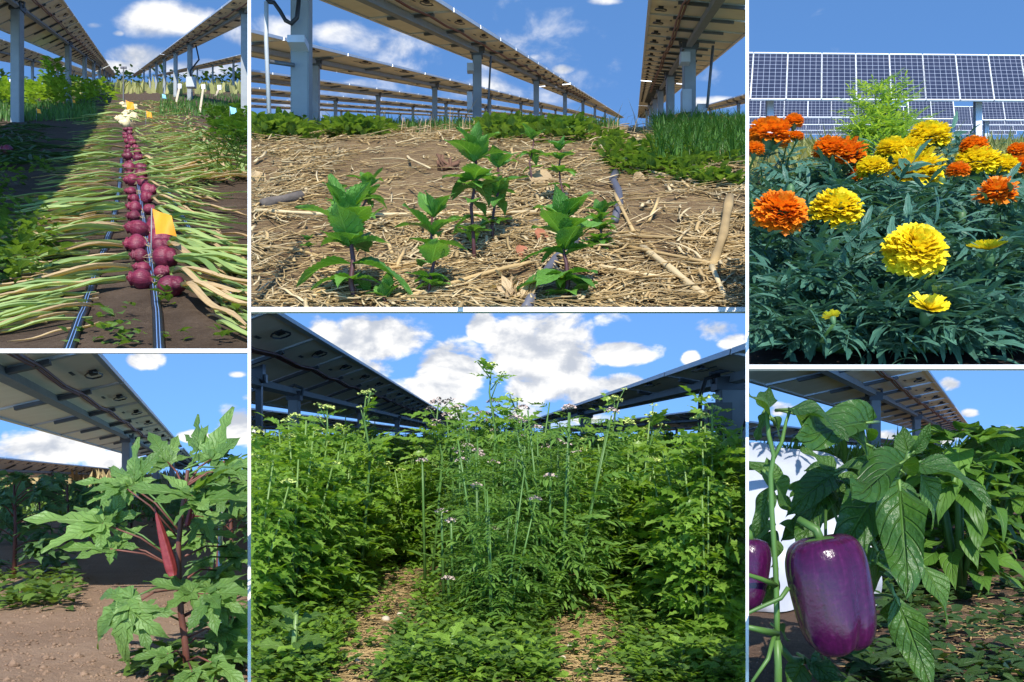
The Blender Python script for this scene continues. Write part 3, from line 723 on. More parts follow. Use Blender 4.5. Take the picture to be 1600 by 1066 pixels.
# wooden stakes and a far sign
for (u, v0_, v1_, lab) in ((312, 178, 136, 'leaning wooden stake with white top at the right'), (275, 162, 135, 'thin wooden stake beside the grey box'), (337, 150, 137, 'short white topped stake far right'), (12, 160, 128, 'white row label stake at the far left'), (62, 150, 131, 'white row label stake among the left crop')):
    g = TL.G(u, max(v0_, 150)); CUR[0] = TL; top = px(u + 6, v1_, g.y)
    rt = root('wooden_stake', g, lab, 'stake', 'stakes in the onion field'); w = 3.2 / F * g.y
    mb = MB(); mb.box((g + top) / 2, (w, 0, 0), (0, w * .5, 0), top - g); part('shaft', mb, 'wood_stake', rt, False)
    mb = MB(); mb.box(top, (w * 1.7, 0, 0), (0, w * .7, 0), (0, 0, w * 2.2)); part('tag', mb, 'white_paint', rt, False)
g = TL.G(193, 158); top = px(193, 106, g.y); rt = root('sign_post', g, 'small dark sign on a thin pole beyond the onion row', 'sign'); w = 1.6 / F * g.y
mb = MB(); mb.box((g + top) / 2, (w, 0, 0), (0, w, 0), (0, 0, (top - g).z)); part('pole', mb, 'dark_steel', rt, False)
mb = MB(); mb.box(top, (w * 6, 0, 0), (0, w, 0), (0, 0, w * 2)); part('plate', mb, 'grey_pipe', rt, False)
# weeds
mb = MB(); CUR[0] = TL
for k in range(26):
    v = 265 + 210 * r.random(); u = r.uniform(-20, 75) - (v - 265) * .12; clump(mb, TL.G(u, v), SMALL, 34, .16, .16, .075, r)
for k in range(9): clump(mb, TL.G(r.uniform(60, 385), r.uniform(490, 545)), SMALL, 5, .05, .05, .05, r)
for (u, v) in ((262, 478), (258, 462), (362, 480), (375, 500), (378, 530), (352, 425), (190, 520), (175, 535)): clump(mb, TL.G(u, v), SMALL, 12, .05, .07, .055, r)
stuff('weeds', mb, 'weed_leaf', 'low green weeds at the left and front of the onion bed', 'weeds')
mb = MB()
for k in range(40):
    v = 175 + 60 * r.random() ** 1.5; u = 300 + (v - 150) * .9 + r.uniform(-10, 60); clump(mb, TL.G(u, v), SMALL, 26, .3, .25, .16, r)
for k in range(60): clump(mb, TL.G(r.uniform(335, 387), r.uniform(205, 290)), BLADE_MB, 7, .2, .06, .28, r, .15)
pts = [TL.G(r.uniform(-30, 150), 150 + 40 * r.random()) for _ in range(2600)] + [TL.G(r.uniform(250, 400), 148 + 34 * r.random()) for _ in range(1500)]
blades(mb, pts, .28, .02, r)
stuff('field_weeds', mb, 'grass_blade', 'dark green weeds and grass under the trackers beside the onion bed', 'weeds')
mb = MB()
for k in range(70):
    clump(mb, TL.G(r.uniform(-20, 165), 144 + 26 * r.random()), SMALL, 30, .8, 1.0, .32, r)
for k in range(10): clump(mb, TL.G(84 + r.uniform(-8, 8), 165), SMALL, 26, .5, 1.9, .26, r)
stuff('leafy_crop', mb, 'bright_weed_leaf', 'leafy green crop growing under the left trackers', 'crop')
mb = MB(); pts = [TL.GX(r.uniform(-60, 60), 75 * 4 ** r.random()) for _ in range(4200)]; blades(mb, pts, 1.3, .22, r)
stuff('field_grass', mb, 'field_grass', 'golden field beyond the trackers at the horizon', 'field')
mb = MB()
for k in range(60): clump(mb, TL.GX(r.uniform(-130, 130), 330), SMALL, 22, 6, r.uniform(2, 7), 2.4, r)
stuff('tree_line', mb, 'dark_weed_leaf', 'dark line of far trees on the horizon behind the onion field', 'tree line')

# ================================================================== mint plot (upper middle)
r = random.Random(23); CUR[0] = TM
tracker(TM, (-2.75, 1.73), (-4.0, 1.62), [(6.5, 36), (37, 80), (81, 200)], [9.0, 18.9, 30, 42, 56, 72, 95], 'solar tracker row on the left with two thick posts', pitch=2.3, nmod=22, postw=.16)
for q, (X, lab) in enumerate(((-7.9, 'second'), (-13.0, 'third'), (-18.5, 'fourth'), (-25, 'fifth'), (-33, 'sixth'))):
    tracker(TM, (X + .8, 1.74), (X - .8, 1.58), [(14 + q * 12, 240)], [22 + q * 7 + k * (13 + q * 3) for k in range(7)], 'solar tracker row on the left, %s row away from the straw bed' % lab, pitch=4, nmod=14, cables=False, postw=.17)
tracker(TM, (.18, 1.72), (1.85, 1.58), [(7, 33), (34, 75), (76, 200)], [17.3, 27, 38, 50, 66, 90], 'solar tracker row above the grass on the right with grey boxes', pitch=1.65, nmod=34, postw=.2)
tracker(TM, (5.9, 1.7), (7.3, 1.5), [(30, 200)], [40, 58, 80], 'solar tracker row at the far right edge beyond the grass', pitch=4, nmod=8, cables=False)
def bx(u, v, D, w, h, lab, mats='grey_box', cond=None): ebox(TM, px(u, v, D), w * D / F, .16, h * D / F, lab, mats, cond)
bx(1072, 160, 16.9, 15, 36, 'tall grey box low on the right tracker post')
bx(1070, 92, 16.9, 15, 16, 'small grey box high on the right tracker post')
bx(1096, 172, 16.7, 15, 14, 'pale box at the foot of the right tracker post')
bx(734, 160, 18.6, 8, 28, 'grey box low on the middle tracker post')
bx(735, 107, 18.6, 10, 12, 'small grey box high on the middle tracker post')
CUR[0] = TM
def rod(pl, name, pts, rad, mats, label, cat, k=6):
    CUR[0] = pl; mb = MB(); mb.tube(pts, rad, k); return thing(name, mb, mats, label, cat)
rod(TM, 'conduit_pipe', [px(416, 3, 8.8), px(416, 60, 8.8), px(421, 190, 8.8)], .022, 'grey_box', 'thin pale conduit pipe standing left of the thick post', 'pipe')
rod(TM, 'cable_loop', [px(416, 2, 8.8), px(428, 4, 8.8), px(438, 18, 8.8), px(446, 32, 8.8), px(455, 37, 8.8), px(464, 28, 8.8), px(467, 0, 8.8)], .022, 'cable', 'black cable looping to the thick post at upper left', 'cable')
rod(TM, 'brace_bar', [px(418, 96, 8.85), px(460, 102, 8.85)], .02, 'dark_steel', 'slotted brace between conduit pipe and thick post', 'brace')
rod(TM, 'drive_strut', [px(1114, 72, 16.5), px(1105, 168, 16.5)], .028, 'dark_steel', 'thin dark drive strut right of the right tracker post', 'strut')
rod(TM, 'drive_strut', [px(767, 88, 18.4), px(762, 180, 18.4)], .022, 'dark_steel', 'thin dark drive strut beside the middle tracker post', 'strut')
mb = MB(); mb.box(px(466, 68, 8.82), (.17, 0, 0), (0, .2, 0), (0, 0, .07)); thing('post_clamp', mb, 'aluminium', 'bright metal clamp band round the thick left post', 'clamp', None, False)
# straw litter
SN = Vector((0, -TM.m, 1)).normalized()
def straw_mesh(mb, p, d, L, w, rr, curve=.1):
    d = Vector(d).normalized(); s = d.cross(SN).normalized(); n = 4
    pts = [Vector(p) + d * (L * t / n) + s * (curve * L * math.sin(t / n * 2.2)) + SN * (rr.uniform(.0, .6) * w) for t in range(n + 1)]
    mb.tube(pts, [w * .5] * (n + 1), 4, 0, True, .35)
mb1, mb2 = MB(), MB()
for k in range(15000):
    v = 203 + 282 * r.random() ** 1.15; u = r.uniform(385, 1172)
    bare = noise.noise((u * .008, v * .016, 7.7)) + (.38 if (500 < u < 760 and 225 < v < 340) else -.05)
    if bare > .04 and r.random() < .85: continue
    p = TM.G(u, v); k_ = p.y / 3.2; a = r.gauss(0, .7) if r.random() < .6 else r.uniform(0, 6.28)
    d = Vector((math.cos(a), math.sin(a) * 1.3, 0)); e = (TM.gz(p.x, p.y + .05) - p.z) / .05; d.z = e * d.y + r.uniform(-.12, .18)
    L = r.uniform(.04, .22) * (1 + .4 * (k_ - 1)); w = (r.uniform(.003, .009) if r.random() < .8 else r.uniform(.009, .020)) * (1 + .5 * (k_ - 1))
    straw_mesh(mb1 if r.random() < .62 else mb2, p + Vector((0, 0, r.uniform(.004, .03))), d, L, w, r, r.uniform(-.12, .12))
stuff('straw_litter', mb1, 'straw', 'golden straw litter covering the soil round the mint', 'straw')
stuff('pale_straw_litter', mb2, 'pale_straw', 'bleached straw pieces mixed through the golden litter', 'straw')
# single thick stalks that can be told apart
def stalk(pts, w, mats, label, name='straw_stalk'):
    CUR[0] = TM; mb = MB(); q = []
    for (u, v, lift) in pts: q.append(TM.G(u, v) + Vector((0, 0, lift)))
    qq = []
    for a, b in zip(q[:-1], q[1:]):
        for k in range(4): qq.append(a.lerp(b, k / 4))
    qq.append(q[-1])
    mb.tube(qq, [w / F * qq[i].y * .5 * (1 + .12 * math.sin(i * 2.1)) for i in range(len(qq))], 7, 0, True, .75)
    return thing(name, mb, mats, label, 'straw' if name == 'straw_stalk' else 'stick', 'single stalks and sticks on the straw bed')
stalk([(1003, 392, .03), (1050, 437, .04), (1108, 478, .02)], 13, 'pale_straw', 'thick pale stalk slanting to the lower right corner of the straw bed')
stalk([(1140, 345, .10), (1130, 390, .06), (1112, 430, .02)], 15, 'straw', 'split upright stalk near the right edge of the straw bed')
stalk([(980, 374, .03), (1090, 384, .03)], 8, 'straw', 'straight straw stalk lying level right of the mint')
stalk([(965, 393, .02), (1115, 428, .03)], 8, 'straw', 'long straw stalk lying under the slanting thick one')
stalk([(935, 432, .03), (1032, 445, .03)], 10, 'pale_straw', 'broken straw stalk at the front right of the mint')
stalk([(400, 343, .03), (520, 346, .03), (650, 345, .03), (838, 342, .03)], 8, 'pale_straw', 'very long pale stick lying across the left half', 'stick')
stalk([(612, 480, .02), (690, 462, .03), (770, 440, .04), (830, 425, .03)], 10, 'straw', 'stalk lying in front of the tallest mint')
stalk([(485, 478, .02), (540, 448, .04)], 12, 'straw', 'short thick straw stalk at the lower left')
stalk([(601, 200, .01), (640, 260, .05), (672, 277, .04)], 4, 'pale_straw', 'thin dry stem leaning left of the tallest mint')
stalk([(1135, 478, .02), (1112, 440, .05)], 9, 'pale_straw', 'short stalk poking up in the lower right corner')
stalk([(880, 343, .05), (888, 300, .02)], 6, 'straw', 'upright straw behind the front right mint')
stalk([(960, 322, .06), (990, 365, .02)], 6, 'straw', 'straw crossing the grey pipe')
stalk([(780, 372, .02), (840, 355, .03)], 9, 'bark', 'grey twig right of the tallest mint', 'stick')
stalk([(410, 332, .04), (470, 322, .05)], 22, 'bark', 'short grey log with rough bark at the left edge', 'log')
stalk([(395, 400, .02), (470, 398, .03), (520, 410, .02)], 8, 'straw', 'straw stalk below the grey log')
stalk([(985, 266, .03), (1090, 292, .02)], 6, 'pale_straw', 'bleached stalk beside the leafy weed mat')
CUR[0] = TM
mb = MB(); b0 = TM.G(700, 268)
for k in range(16): mb.tube([b0 + Vector((r.uniform(-.06, .06), r.uniform(-.04, .04), 0)), b0 + Vector((r.uniform(-.08, .08), 0, r.uniform(.03, .10)))], r.uniform(.006, .013), 5)
thing('cut_stump', mb, 'dark_wood', 'dark splintered stump behind the tallest mint', 'stump')
mb = MB(); q = [(962, 272), (957, 285), (966, 305), (968, 325), (960, 352)]; mb.tube([TM.G(*a) + Vector((0, 0, .02)) for a in q], [6.5 / F * TM.G(*a).y for a in q], 9); thing('grey_pipe', mb, 'grey_pipe', 'grey buried water pipe surfacing right of the mint', 'pipe')
mb = MB(); q = [(905, 395), (870, 420), (845, 445), (822, 490)]; mb.tube([TM.G(*a) + Vector((0, 0, .015)) for a in q], [9 / F * TM.G(*a).y for a in q], 9); thing('grey_pipe', mb, 'grey_pipe', 'grey water pipe half hidden behind the front right mint', 'pipe')
def dryleaf(u, v, L, d, mats, label):
    CUR[0] = TM; mb = leaf_grid(1, ovate(.36), 7, 2, .25, .35, .06, 5, .12, int(u)); g = TM.G(u, v)
    thing('dead_leaf', mb, mats, label, 'dead leaf', None, True, frame(g + Vector((0, 0, .06)), d, (0.2, -.8, .7), L / F * g.y))
dryleaf(822, 290, 62, (.8, -.2, -.35), 'dry_leaf', 'pale dead leaf lying behind the mint')
dryleaf(398, 285, 38, (.3, -.1, -.9), 'dry_leaf', 'tan dead leaf at the left edge')
dryleaf(838, 386, 34, (.5, -.2, -.8), 'red_leaf', 'rust red dead leaf behind the front right mint')
dryleaf(1000, 278, 26, (-.2, 0, -.9), 'dry_leaf', 'small dead leaf right of the grey pipe')
dryleaf(812, 408, 28, (.2, -.3, -.8), 'red_leaf', 'small rust leaf beside the red one')
mb = MB(); g0 = TM.G(800, 478)
for k in range(16):
    a = r.uniform(-1.3, 1.3); leaf_grid(.15 * r.uniform(.6, 1.1), lance(.06), 6, 1, .6, .4, .12, 0, 0, k, mb, frame(g0 + Vector((r.uniform(-.05, .05), 0, 0)), (math.sin(a) * .6, r.uniform(-.1, .1), 1), (r.uniform(-1, 1), -1, 0)))
thing('dried_plant', mb, 'dry_leaf', 'crumpled dried brown plant at the front edge', 'dried plant')
# mint plants
def mint(u, vb, vt, w, label, tiers, lean=0.0, seed=0, big=None):
    CUR[0] = TM; rr = random.Random(seed); g = TM.G(u, vb); D = g.y; s = D / F
    top = px(u + lean, vt, D) ; top.z -= .12 * (top.z - g.z)
    rt = root('mint_plant', g, label, 'mint plant', 'mint plants in the straw')
    pts = [g.lerp(top, t / 4) + Vector((.01 * math.sin(t * 2 + seed), 0, 0)) for t in range(5)]
    mb = MB(); mb.tube(pts, [w * s * .034 * (1 - .45 * t / 4) for t in range(5)], 7); part('stem', mb, 'purple_stem', rt)
    for i, (t, L, n, el) in enumerate(tiers + ([(.28, .42, 4, .1), (.66, .5, 4, .3)] if w > 60 else [])):
        p = g.lerp(top, t); a0 = rr.uniform(-.35, .35) + (math.pi / 2 if i % 2 else 0)
        n += 1 if n > 2 else 0
        for k in range(n):
            a = a0 + 2 * math.pi * k / n + rr.uniform(-.25, .25)
            e = el + rr.uniform(-.15, .2)
            d = Vector((math.cos(a) * math.cos(e), math.sin(a) * math.cos(e) * .9, math.sin(e)))
            up = Vector((-math.cos(a) * math.sin(e), -math.sin(a) * math.sin(e) - .25, math.cos(e) + .1))
            part('leaf', rr.choice(MINT), None, rt, M=frame(p, d, up, w * s * L * rr.uniform(.72, 1.12)))
mint(738, 410, 212, 100, 'tallest mint plant with purple stem in the middle of the straw', [(.42, .40, 2, -.2), (.55, .42, 2, -.1), (.74, .62, 4, .15), (.90, .62, 4, .55), (1.0, .50, 4, 1.0)], 4, 1)
mint(768, 385, 246, 80, 'mint plant just right of the tallest one', [(.35, .35, 2, -.1), (.6, .5, 2, -.15), (.8, .6, 4, .3), (1.0, .55, 4, .9)], 12, 2)
mint(556, 476, 318, 150, 'large mint shoot at the lower left front', [(.45, .80, 2, .12), (.68, .70, 2, .7), (.78, .62, 3, .9), (.95, .5, 4, 1.15)], -14, 3)
mint(672, 470, 322, 100, 'mint shoot between the lower left one and the tallest', [(.18, .45, 3, .2), (.45, .62, 2, .25), (.78, .62, 4, .75), (1.0, .5, 4, 1.1)], 6, 4)
mint(886, 476, 330, 125, 'large mint plant at the lower right front', [(.12, .45, 4, .3), (.35, .60, 4, .05), (.6, .55, 2, .4), (.82, .72, 4, .55), (1.0, .55, 4, 1.1)], -6, 5)
mint(880, 330, 222, 60, 'slim mint plant standing behind the front right one', [(.45, .4, 2, .0), (.65, .55, 4, .2), (.85, .6, 4, .5), (1, .5, 4, 1)], -6, 6)
mint(828, 292, 208, 50, 'small mint plant farthest back right of the tallest', [(.4, .4, 2, 0), (.7, .6, 4, .2), (1, .6, 4, .8)], 4, 7)
mint(562, 352, 285, 70, 'small mint shoot left of centre behind the long stick', [(.3, .35, 2, 0), (.75, .55, 4, .4), (1, .6, 4, .9)], 14, 8)
mint(530, 330, 300, 45, 'tiny mint shoot farthest left behind the long stick', [(.5, .5, 4, .3), (1, .6, 4, .8)], -8, 9)
mint(486, 402, 372, 32, 'tiny sprout near the left edge', [(.7, .5, 4, .5), (1, .5, 4, 1)], -6, 10)
mint(935, 402, 328, 66, 'pale bushy mint shoot behind the front right one', [(.1, .5, 4, .2), (.35, .5, 4, .2), (.6, .5, 4, .3), (.85, .55, 4, .5), (1, .5, 4, 1)], 4, 11)
mint(596, 480, 448, 60, 'half hidden mint shoot at the front edge', [(.5, .7, 3, .8), (1, .6, 3, 1.1)], 10, 12)
# grass and weeds
CUR[0] = TM; mb = MB()
pts = [TM.GX(r.uniform(-.62, -.03) * D * .72, D) for D in [9 * 2.6 ** r.random() for _ in range(7500)]]
blades(mb, pts, .15, .007, r, .9)
pts = [TM.GX(.02 * D + r.random() * .13 * D, D) for D in [5.6 * 2.8 ** r.random() for _ in range(6500)]]
blades(mb, pts, .20, .007, r, .9)
stuff('grass_strip', mb, 'grass_blade', 'strip of green grass under the trackers behind the straw bed', 'grass')
mb = MB()
for k in range(150):
    u = r.uniform(940, 1140); v = 238 + (u - 940) * .22 + r.uniform(-22, 24); clump(mb, TM.G(u, v), SMALL, 12, .09, .06, .07, r, .5)
for k in range(60): clump(mb, TM.G(r.uniform(760, 925), 214 + r.uniform(-4, 12)), SMALL, 14, .16, .14, .10, r, .6)
for k in range(60): clump(mb, TM.G(r.uniform(392, 470), 214 + r.uniform(-4, 10)), SMALL, 14, .16, .15, .10, r, .6)
for k in range(40): clump(mb, TM.G(r.uniform(520, 600), 212 + r.uniform(-4, 5)), SMALL, 12, .14, .12, .10, r, .6)
stuff('weed_mat', mb, 'weed_leaf', 'mat of small leafy weeds at the back of the straw bed', 'weeds')
mb = MB(); pts = [TM.G(r.uniform(392, 1165), 206 + 10 * r.random()) for _ in range(160)]; blades(mb, pts, .25, .005, r, 1.2)
stuff('dry_stems', mb, 'dry_leaf', 'thin dry stems sticking up along the back of the straw bed', 'dry stems')

# ================================================================== marigold plot (upper right)
r = random.Random(37); CUR[0] = TR
def panel_row(D, ubase, zb, ztop, pitch, n0, n1, posts, label, drift=.10):
    """row of modules seen from the front; the row runs to the right and slowly away, modules lean back"""
    CUR[0] = TR
    x0 = (ubase - U0) / F * D; o = Vector((x0, D, TR.m * D + CZ + zb))
    R = Vector((1, drift, TR.m * drift)) * pitch; H = ztop - zb; S = Vector((.36 * H * .75, H * .75, TR.m * H * .75 + H))
    N = R.cross(S).normalized(); N = N if N.y < 0 else -N
    rt = root('solar_tracker', Vector((x0, D, TR.gz(x0, D))), label, 'solar tracker', 'solar tracker rows behind the marigolds')
    mb = MB(); q = .016
    mb.add([R * q + S * q * .6, R * (1 - q) + S * q * .6, R * (1 - q) + S * (1 - q * .6), R * q + S * (1 - q * .6)], [(0, 1, 2, 3)], 0, [(0.02, 0.01), (.98, .01), (.98, .99), (.02, .99)])
    Mx = MB()
    for t in (0, 1): Mx.box(R * t + S * .5, R.normalized() * .045, S, N * .05)
    for t in (0, 1): Mx.box(R * .5 + S * t, R * .96, S.normalized() * .05, N * .05)
    me1 = mb.mesh('glass_pane', 'cells', False); me2 = Mx.mesh('frame', 'white_frame', False)
    bk = MB(); bk.box(R * .5 + S * .5 - N * .03, R * .97, S * .97, N * .012); me3 = bk.mesh('backing', 'backsheet', False)
    for k in range(n0, n1):
        M = Matrix.Translation(o + R * k)
        md = part('module', me1, None, rt, M=M); part('frame', me2, None, md, M=M); part('backing', me3, None, md, M=M)
    for k in posts:
        a = o + R * k + S * .45 - N * .12; g = TR.gz(a.x, a.y) - .2
        mb = MB(); c = Vector((a.x, a.y, (a.z + g) / 2)); mb.box(c, (.03, 0, 0), (0, .16, 0), (0, 0, a.z - g)); mb.box(c + Vector((0, -.08, 0)), (.2, 0, 0), (0, .02, 0), (0, 0, a.z - g)); mb.box(c + Vector((0, .08, 0)), (.2, 0, 0), (0, .02, 0), (0, 0, a.z - g))
        part('post', mb, 'aluminium', rt, False)
    a, b = o + R * n0 + S * .45 - N * .14, o + R * n1 + S * .45 - N * .14
    mb = MB(); mb.tube([a, b], .07, 8); part('torque_tube', mb, 'steel', rt)
s1 = 27 / F
panel_row(27, 1172, 59.5 * s1, 137 * s1 , 1.11, -2, 11, [.55, 6.65], 'nearest row of blue black solar panels behind the marigolds')
s1 = 42 / F
panel_row(42, 1187, 31.5 * s1, 85 * s1, 1.16, -2, 5, [1.2, 4.4], 'second row of solar panels, left stretch')
panel_row(42, 1420, 29 * s1, 80 * s1, 1.13, 0, 2, [1.0], 'second row of solar panels, short stretch behind the yellow blooms')
panel_row(42, 1535, 27 * s1, 76 * s1, 1.13, 0, 4, [.3, 2.6], 'second row of solar panels, right stretch')
s1 = 62 / F
panel_row(62, 1170, 20 * s1, 50 * s1, 1.25, -2, 17, [2, 7, 12], 'third row of solar panels behind the marigolds')
s1 = 85 / F
panel_row(85, 1170, 11 * s1, 32 * s1, 1.4, -2, 20, [3, 9, 15], 'fourth row of solar panels behind the marigolds')
s1 = 125 / F
panel_row(125, 1170, 5 * s1, 20 * s1, 1.8, -2, 22, [3, 9, 15], 'fifth and farthest row of solar panels behind the marigolds')
CUR[0] = TR; mb = MB()
pts = [TR.GX(r.uniform(-1, 1) * D * .19 + D * .03, D) for D in [9 * 3.2 ** r.random() for _ in range(5200)]]
blades(mb, pts, .45, .022, r, .8)
stuff('field_grass', mb, 'field_grass', 'sunlit yellow green grass between marigolds and solar panels', 'grass')
# blooms
def bloom_mb(seed, rows=11, ragged=0.0):
    rr = random.Random(seed); mb = MB()
    for i in range(rows):
        ph = (i + .45) / rows * 1.95                          # polar angle from the axis
        n = int(6 + 34 * math.sin(min(ph, 1.6)))
        for k in range(n):
            th = 2 * math.pi * (k + .5 * (i % 2)) / n + rr.uniform(-.12, .12); p2 = ph + rr.uniform(-.09, .09)
            d = Vector((math.sin(p2) * math.cos(th), math.sin(p2) * math.sin(th), math.cos(p2)))
            e = Vector((math.cos(p2) * math.cos(th), math.cos(p2) * math.sin(th), -math.sin(p2)))
            s = d.cross(e).normalized(); q = rr.uniform(.85, 1.10) * (1 + ragged * rr.uniform(-.5, .6))
            flat = Vector((1, 1, .84))
            w = .070 * (1 + .3 * math.sin(ph)) * rr.uniform(.8, 1.2)
            b = d * .25; c = d * .38 * q + e * .02; t = d * .50 * q + e * .07 * rr.uniform(-.4, 1.6)
            vs = [b - s * w * .3, b + s * w * .3, c - s * w * .8, c + e * .02, c + s * w * .8, t - s * w * 1.0 + d * rr.uniform(-.04, .02), t - s * w * .4 + e * .03 + d * .03, t + s * w * .3 - e * .02 + d * rr.uniform(-.02, .03), t + s * w * 1.0 + d * rr.uniform(-.04, .02)]
            vs = [Vector((v.x * flat.x, v.y * flat.y, v.z * flat.z)) for v in vs]
            mb.add(vs, [(0, 1, 3), (0, 3, 2), (1, 4, 3), (2, 3, 6, 5), (3, 7, 6), (3, 4, 8, 7)], 0, [(.3, .1), (.7, .1), (.1, .5), (.5, .5), (.9, .5), (0, 1), (.3, .9), (.7, 1), (1, .9)])
    return mb
def ray_mb(seed):
    rr = random.Random(seed); mb = MB()
    for ring, (n, L, el) in enumerate(((16, .55, .25), (13, .42, .6), (10, .25, 1.0))):
        for k in range(n):
            a = 2 * math.pi * k / n + rr.uniform(-.15, .15)
            leaf_grid(L * rr.uniform(.8, 1.1), lambda t: .10 + .06 * t, 3, 1, -.1, .4, 0, 0, 0, k, mb, frame((0, 0, .05), (math.cos(a) * math.cos(el), math.sin(a) * math.cos(el), math.sin(el)), (0, 0, 1)))
    return mb
BLOOM = {c: [bloom_mb(i).mesh('bloom', c + '_petal') for i in range(3)] + [bloom_mb(8, 9, .45).mesh('bloom', c + '_petal'), ray_mb(4).mesh('bloom', c + '_petal')] for c in ('orange', 'yellow')}
def calyx():
    mb = MB(); vs = []; k = 8
    for (z, q) in ((-.42, .05), (-.36, .10), (-.2, .155), (-.02, .19), (.04, .17)):
        vs += [(q * math.cos(j / k * 6.283), q * math.sin(j / k * 6.283), z) for j in range(k)]
    mb.add(vs, [(i * k + j, i * k + (j + 1) % k, (i + 1) * k + (j + 1) % k, (i + 1) * k + j) for i in range(4) for j in range(k)]); return mb.mesh('calyx', 'bud_green')
CALYX = calyx()
# plants: (u, ground distance, blooms [(u, v, width px, colour, variant, tilt to viewer)], label)
PL = [
 (1200, 2.9, [(1203, 212, 62, 'orange', 0, .15), (1240, 191, 28, 'orange', 1, .1), (1245, 214, 20, 'orange', 2, .2)], 'marigold plant with large orange bloom at the upper left'),
 (1215, 2.15, [(1218, 335, 72, 'orange', 1, .75), (1178, 235, 30, 'orange', 2, .2)], 'marigold plant with one round orange bloom at the left edge'),
 (1305, 2.75, [(1298, 236, 50, 'orange', 2, .3), (1322, 244, 52, 'orange', 3, .3), (1345, 275, 36, 'orange', 1, .2)], 'marigold plant with a cluster of orange blooms'),
 (1306, 2.2, [(1306, 331, 70, 'yellow', 0, .6), (1357, 405, 32, 'yellow', 4, .2)], 'marigold plant with a tilted yellow bloom left of centre'),
 (1428, 2.0, [(1428, 395, 79, 'yellow', 1, 1.15)], 'marigold plant with the largest yellow bloom facing the viewer'),
 (1428, 2.55, [(1427, 270, 74, 'yellow', 3, .4), (1363, 264, 44, 'yellow', 2, .2)], 'marigold plant with a ragged yellow bloom'),
 (1455, 2.95, [(1453, 216, 58, 'yellow', 0, .2), (1395, 237, 48, 'yellow', 1, .2), (1425, 234, 44, 'yellow', 2, .2)], 'tallest marigold plant with yellow blooms above the rest'),
 (1530, 2.65, [(1527, 257, 62, 'yellow', 2, .3), (1567, 262, 42, 'yellow', 1, .2), (1522, 230, 38, 'orange', 0, .2)], 'marigold plant with flat yellow blooms at the right'),
 (1565, 2.3, [(1557, 303, 48, 'orange', 3, .5), (1497, 268, 32, 'orange', 1, .3)], 'marigold plant with a small orange bloom at the right'),
 (1450, 1.88, [(1450, 487, 54, 'yellow', 4, .75)], 'marigold plant with a half open yellow bloom low in front'),
 (1545, 2.05, [(1545, 394, 50, 'yellow', 4, .1)], 'marigold plant with a wilted yellow bloom'),
 (1300, 1.88, [(1301, 497, 24, 'yellow', 4, -.4)], 'marigold plant with a tiny yellow bloom low on the left'),
 (1590, 2.8, [(1592, 262, 44, 'orange', 0, .2), (1590, 237, 30, 'orange', 2, .2)], 'marigold plant with orange blooms at the right edge'),
 (1585, 1.95, [], 'marigold plant without blooms at the lower right'),
 (1230, 1.98, [], 'marigold plant without blooms at the left edge'),
 (1380, 1.90, [], 'marigold plant with only buds at the front'),
 (1500, 2.25, [], 'marigold plant with only buds right of the largest bloom'),
 (1365, 2.35, [], 'marigold plant with only buds behind the tilted yellow bloom'),
 (1260, 2.55, [], 'marigold plant with only buds between the orange blooms'),
]
BUD = MB(); BUD.tube([(0, 0, -.5), (0, 0, -.3), (0, 0, 0), (0, 0, .3), (0, 0, .45)], [.10, .24, .30, .22, .05], 8); BUD = BUD.mesh('bud', 'bud_green')
